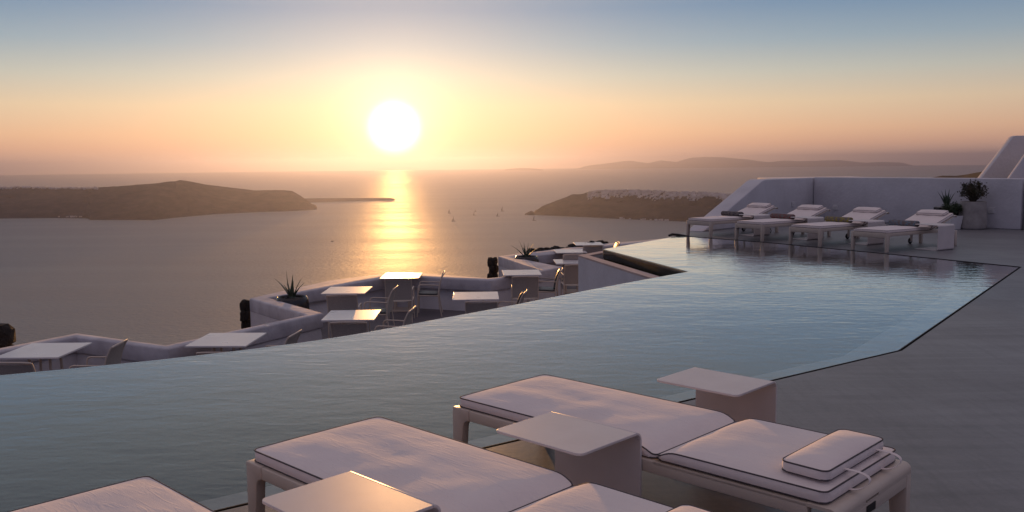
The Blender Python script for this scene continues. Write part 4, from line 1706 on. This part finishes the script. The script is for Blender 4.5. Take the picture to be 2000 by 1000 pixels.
pz_ = 0.72
pot2 = (-3.93, 15.62, FLOOR_Z)
round_pot('bowl_pot', 'dark glossy bowl pot at the point of the near parapet', pot2, 0.285, pz_, M_POTDARK, 'dark bowl pots on the terrace')
agave('dark agave in the near bowl pot, five long blades against the sea', (pot2[0], pot2[1], FLOOR_Z + pz_ * 0.95),
      [(0.46, 0.055, 30, 22, 178), (0.50, 0.05, 10, -14, 185), (0.42, 0.055, 2, 6, 80), (0.40, 0.05, 16, 22, 10), (0.36, 0.05, 28, 26, -8), (0.34, 0.05, 12, 10, 300), (0.3, 0.05, 22, 16, 230),
       (0.3, 0.05, 26, 20, 130)], 'agaves on the terrace')
pot1 = (0.36, 22.05, FLOOR_Z)
round_pot('bowl_pot', 'dark glossy bowl pot at the point of the far parapet', pot1, 0.30, pz_, M_POTDARK, 'dark bowl pots on the terrace')
agave('dark agave in the far bowl pot, left of the far tables', (pot1[0], pot1[1], FLOOR_Z + pz_ * 0.95),
      [(0.48, 0.055, 42, 22, 180), (0.46, 0.055, 16, 10, 178), (0.40, 0.055, 4, 4, 200), (0.38, 0.05, 3, 6, 20), (0.42, 0.055, 20, 14, 2), (0.40, 0.05, 40, 24, -5), (0.3, 0.05, 22, 14, 300),
       (0.3, 0.05, 20, 16, 240), (0.3, 0.05, 30, 16, 110)], 'agaves on the terrace')

# right-hand group by the long parapet
bx = Vector((9.80, 19.86))
t_ = thing('planter_box', 'dark rectangular planter raised behind the white pot', 'planter', (bx.x, bx.y, 0), 0.0)
q = MB()
q.box(-0.26, 0.24, -0.14, 0.14, 0.0, 0.46)
q.build('box', M_POTDARK, t_, bevel=0.008)
q = MB()
q.box(-0.235, 0.215, -0.115, 0.115, 0.455, 0.475)
q.build('gravel', M_POTGREY, t_)
agave('upright grey green agave in the dark planter by the parapet', (bx.x - 0.03, bx.y, 0.47),
      [(0.40, 0.055, 26, 12, 182), (0.38, 0.06, 14, 4, 176), (0.40, 0.065, 3, 2, 190), (0.40, 0.065, 4, 2, 20), (0.37, 0.06, 20, 14, -4), (0.3, 0.06, 10, 10, 300), (0.28, 0.06, 12, 10, 240), (0.28, 0.06, 14, 12, 100)],
      'agaves on the deck')


def bush(label, loc, name, rad, h0, h1, count, lw, ll, mat, seed, cat, twigs):
    """leafy plant: twigs, and small two-faced leaves gathered at their ends through the crown"""
    t = thing(name, label, cat, loc)
    rnd_ = random.Random(seed)
    stems, crown = MB(), MB()
    tips = []
    for k in range(twigs):
        a = rnd_.uniform(0, 6.28)
        rr = rad * math.sqrt(rnd_.random())
        zt = h0 + (h1 - h0) * (0.25 + 0.75 * rnd_.random()) * (1 - 0.35 * (rr / rad) ** 2)
        tip = Vector((rr * math.cos(a), rr * math.sin(a), zt))
        tips.append(tip)
        stems.tube([(0.03 * math.cos(a), 0.03 * math.sin(a), 0), (tip.x * 0.45, tip.y * 0.45, zt * 0.5), tuple(tip)], 0.006, 5, radii=[0.010, 0.006, 0.003])
    for k in range(count):
        c = rnd_.choice(tips) + Vector((rnd_.gauss(0, 1), rnd_.gauss(0, 1), rnd_.gauss(0, 1))) * rad * 0.13
        if rnd_.random() < 0.25:
            c = c * rnd_.uniform(0.4, 0.9)
        d = Vector((rnd_.gauss(0, 1), rnd_.gauss(0, 1), rnd_.gauss(0.5, 0.8))).normalized()
        sd = d.cross(Vector((rnd_.gauss(0, 1), rnd_.gauss(0, 1), rnd_.gauss(0, 1)))).normalized()
        nn = d.cross(sd)
        L_, w_ = ll * rnd_.uniform(0.7, 1.2), lw * rnd_.uniform(0.7, 1.2)
        crown.add([c, c + d * L_ * 0.5 + sd * w_ * 0.5 + nn * 0.006, c + d * L_, c + d * L_ * 0.5 - sd * w_ * 0.5 + nn * 0.006, c + d * L_ * 0.5 - nn * 0.006],
                  [(0, 1, 4), (1, 2, 4), (2, 3, 4), (3, 0, 4), (0, 1, 2, 3)])
    stems.build('stem', M_BARK, t, smooth=True)
    o_ = crown.build('foliage', mat, t)
    o_['kind'] = 'stuff'
    return t


wp = (9.66, 19.40, 0)
t_ = thing('square_pot', 'white tapered square pot with a low bush', 'plant pot', wp, 0.35)
q = MB()
q.add([(-0.13, -0.13, 0), (0.13, -0.13, 0), (0.13, 0.13, 0), (-0.13, 0.13, 0), (-0.165, -0.165, 0.30), (0.165, -0.165, 0.30), (0.165, 0.165, 0.30), (-0.165, 0.165, 0.30)],
      [(3, 2, 1, 0), (4, 5, 6, 7), (0, 1, 5, 4), (1, 2, 6, 5), (2, 3, 7, 6), (3, 0, 4, 7)])
q.build('pot', M_POTWHITE, t_, bevel=0.006)
q = MB()
q.box(-0.14, 0.14, -0.14, 0.14, 0.300, 0.306)
q.build('soil', M_SOIL, t_)
bush('low dark green bush in the white square pot', (wp[0], wp[1], 0.306), 'pot_bush', 0.17, 0.05, 0.27, 900, 0.016, 0.06, M_BUSH, 5, 'bush', 60)
gp = (10.13, 19.42, 0)
t_ = thing('tall_pot', 'tall grey concrete pot beside the socket on the long parapet', 'plant pot', gp)
q = MB()
q.lathe([(0.25, 0), (0.27, 0.01), (0.285, 0.05), (0.285, 0.15), (0.262, 0.55), (0.260, 0.60), (0.250, 0.606), (0.238, 0.60), (0.236, 0.57)], 0, 0, 40)
q.build('pot', M_POTGREY, t_, smooth=True)
q = MB()
q.lathe([(0.234, 0.572), (0.12, 0.58), (0.01, 0.582)], 0, 0, 20)
q.build('soil', M_SOIL, t_)
bush('dark jade bush growing in the tall grey pot', (gp[0], gp[1], 0.58), 'pot_shrub', 0.25, 0.08, 0.47, 1300, 0.026, 0.05, M_LEAF, 8, 'shrub', 46)
# dark block at the foot of the return wall
t_ = thing('planter_box', 'small dark block standing at the right edge by the wall', 'planter', (11.25, 18.55, 0), -0.15)
q = MB()
q.box(-0.11, 0.30, -0.12, 0.12, 0, 0.12)
q.build('box', M_POTDARK, t_, bevel=0.006)


# ---- boats
def sailboat(label, px, py, L, mast, rotz, heel=0.0):
    p = on_z(px, py, SEA_Z)
    t = thing('sailing_boat', label, 'boat', (p.x, p.y, SEA_Z), rotz, 'sailing boats off the headland')
    q = MB()
    n_ = 8
    vs_, fs_ = [], []
    for i in range(n_ + 1):
        u = i / n_
        bw = 0.16 * L * math.sin(math.pi * min(1, 0.12 + u * 0.88)) ** 0.7 * (1 if u < 1 else 0.05)
        x = (u - 0.45) * L
        vs_ += [(x, -bw, 0.11 * L), (x, -bw * 0.6, -0.02 * L), (x, bw * 0.6, -0.02 * L), (x, bw, 0.11 * L)]
    for i in range(n_):
        for k in range(3):
            fs_.append((i * 4 + k, i * 4 + k + 1, i * 4 + 5 + k, i * 4 + 4 + k))
        fs_.append((i * 4 + 3, i * 4, i * 4 + 4, i * 4 + 7))
    fs_ += [(0, 3, 2, 1), tuple(4 * n_ + k for k in range(4))]
    q.add(vs_, fs_)
    q.build('hull', M_SPAR, t)
    q = MB()
    q.box(-0.15 * L, 0.12 * L, -0.07 * L, 0.07 * L, 0.105 * L, 0.16 * L)
    q.build('cabin', M_BOAT, t)
    q = MB()
    q.tube([(0.05 * L, 0, 0.1 * L), (0.05 * L, 0, mast)], 0.018 * L, 6)
    q.build('mast', M_SPAR, t)
    q = MB()
    q.tube([(0.05 * L, 0, 0.24 * L), (-0.34 * L, 0, 0.25 * L)], 0.03 * L, 6)
    q.build('boom', M_SPAR, t)
    q = MB()
    q.add([(0.03 * L, -0.05, 0.27 * L), (-0.30 * L, 0.35, 0.29 * L), (0.03 * L, 0, mast * 0.96), (-0.12 * L, 0.7, mast * 0.55),
           (0.03 * L, -0.25, 0.27 * L), (-0.30 * L, 0.15, 0.29 * L), (0.03 * L, -0.2, mast * 0.96), (-0.12 * L, 0.5, mast * 0.55)],
          [(0, 1, 3, 2), (4, 6, 7, 5), (0, 4, 5, 1), (1, 5, 7, 3), (3, 7, 6, 2), (2, 6, 4, 0)])
    q.build('sail', M_SAIL, t)
    return t


for px, py, L, ms, rz, lab in ((877.5, 416.5, 12, 20, 0.5, 'tiny sailing boat left of the group, nearest the glitter'), (885.5, 432, 12, 19, 0.2, 'tiny sailing boat closest to us below the leftmost one'),
                               (928, 414, 10, 14, 2.8, 'tiny sailing boat in the middle of the group, upper one'), (926, 420.5, 10, 15, 0.1, 'tiny sailing boat in the middle of the group, lower one'),
                               (981, 412.5, 14, 24, 0.3, 'tallest tiny sailing boat right of the middle of the group'), (972, 422.5, 11, 16, 0.2, 'tiny sailing boat just below the tallest one'),
                               (1043, 431, 12, 20, 0.1, 'tiny sailing boat in front of the rock islet')):
    sailboat(lab, px, py, L * 1.5, ms * 1.25, rz)


def motorboat(label, px, py, L, rotz, wake_len, wake_lab=None):
    p = on_z(px, py, SEA_Z)
    t = thing('motor_boat', label, 'boat', (p.x, p.y, SEA_Z), rotz)
    q = MB()
    q.add([(-0.5 * L, -0.15 * L, 0.12 * L), (0.3 * L, -0.15 * L, 0.14 * L), (0.5 * L, 0, 0.17 * L), (0.3 * L, 0.15 * L, 0.14 * L), (-0.5 * L, 0.15 * L, 0.12 * L),
           (-0.48 * L, -0.11 * L, -0.02 * L), (0.25 * L, -0.11 * L, -0.02 * L), (0.38 * L, 0, -0.02 * L), (0.25 * L, 0.11 * L, -0.02 * L), (-0.48 * L, 0.11 * L, -0.02 * L)],
          [(0, 1, 2, 3, 4), (9, 8, 7, 6, 5), (0, 5, 6, 1), (1, 6, 7, 2), (2, 7, 8, 3), (3, 8, 9, 4), (4, 9, 5, 0)])
    q.build('hull', M_SPAR, t)
    q = MB()
    q.prism_y([(-0.25 * L, 0.12 * L), (0.15 * L, 0.14 * L), (0.05 * L, 0.26 * L), (-0.22 * L, 0.27 * L)], -0.10 * L, 0.10 * L)
    q.build('cabin', M_BOAT, t)
    q = MB()
    q.tube([(-0.05 * L, 0, 0.25 * L), (-0.08 * L, 0, 0.55 * L)], 0.02 * L, 6)
    q.build('mast', M_SPAR, t)
    return t, p


M_FOAM = nmat('foam', (0.30, 0.29, 0.28), 0.6, noise_scale=0.05, second=(0.06, 0.07, 0.075))
_, p = motorboat('small motor boat alone on the sea left of the glitter', 649, 471.5, 11, 0.1, 200)
q = MB()
vs_, fs_ = [], []
for i in range(13):
    u = i / 12
    w_ = 1.0 + 5 * u
    x = p.x - 6 - 130 * u
    y = p.y - 6 - 42 * u + 3 * math.sin(u * 6)
    vs_ += [(x, y - w_, SEA_Z + 0.15), (x, y + w_, SEA_Z + 0.15)]
for i in range(12):
    fs_.append((2 * i, 2 * i + 1, 2 * i + 3, 2 * i + 2))
q.add(vs_, fs_)
tag(q.build('boat_wake', M_FOAM), 'thin trail of foam behind the motor boat', 'wake', kind='stuff')
motorboat('tiny motor boat speeding past the sailing boats', 921, 408, 10, 3.1, 100)

# ---- haze: the warm evening air over the bay
hz = MB()
hz.box(-41000, 41000, -41000, 41000, SEA_Z - 6, 210)
o = hz.build('haze', nmat('haze_air', (1, 1, 1)))
mt = bpy.data.materials.new('evening_haze')
mt.use_nodes = True
nt = mt.node_tree
nt.nodes.remove(nt.nodes['Principled BSDF'])
pv = nt.nodes.new('ShaderNodeVolumePrincipled')
pv.inputs['Color'].default_value = (0.29, 0.33, 0.55, 1)
pv.inputs['Density'].default_value = 4.8e-5
pv.inputs['Anisotropy'].default_value = 0.75
nt.links.new(pv.outputs[0], nt.nodes['Material Output'].inputs['Volume'])
o.data.materials.clear()
o.data.materials.append(mt)
tag(o, 'warm evening haze over the bay', 'haze', kind='stuff')
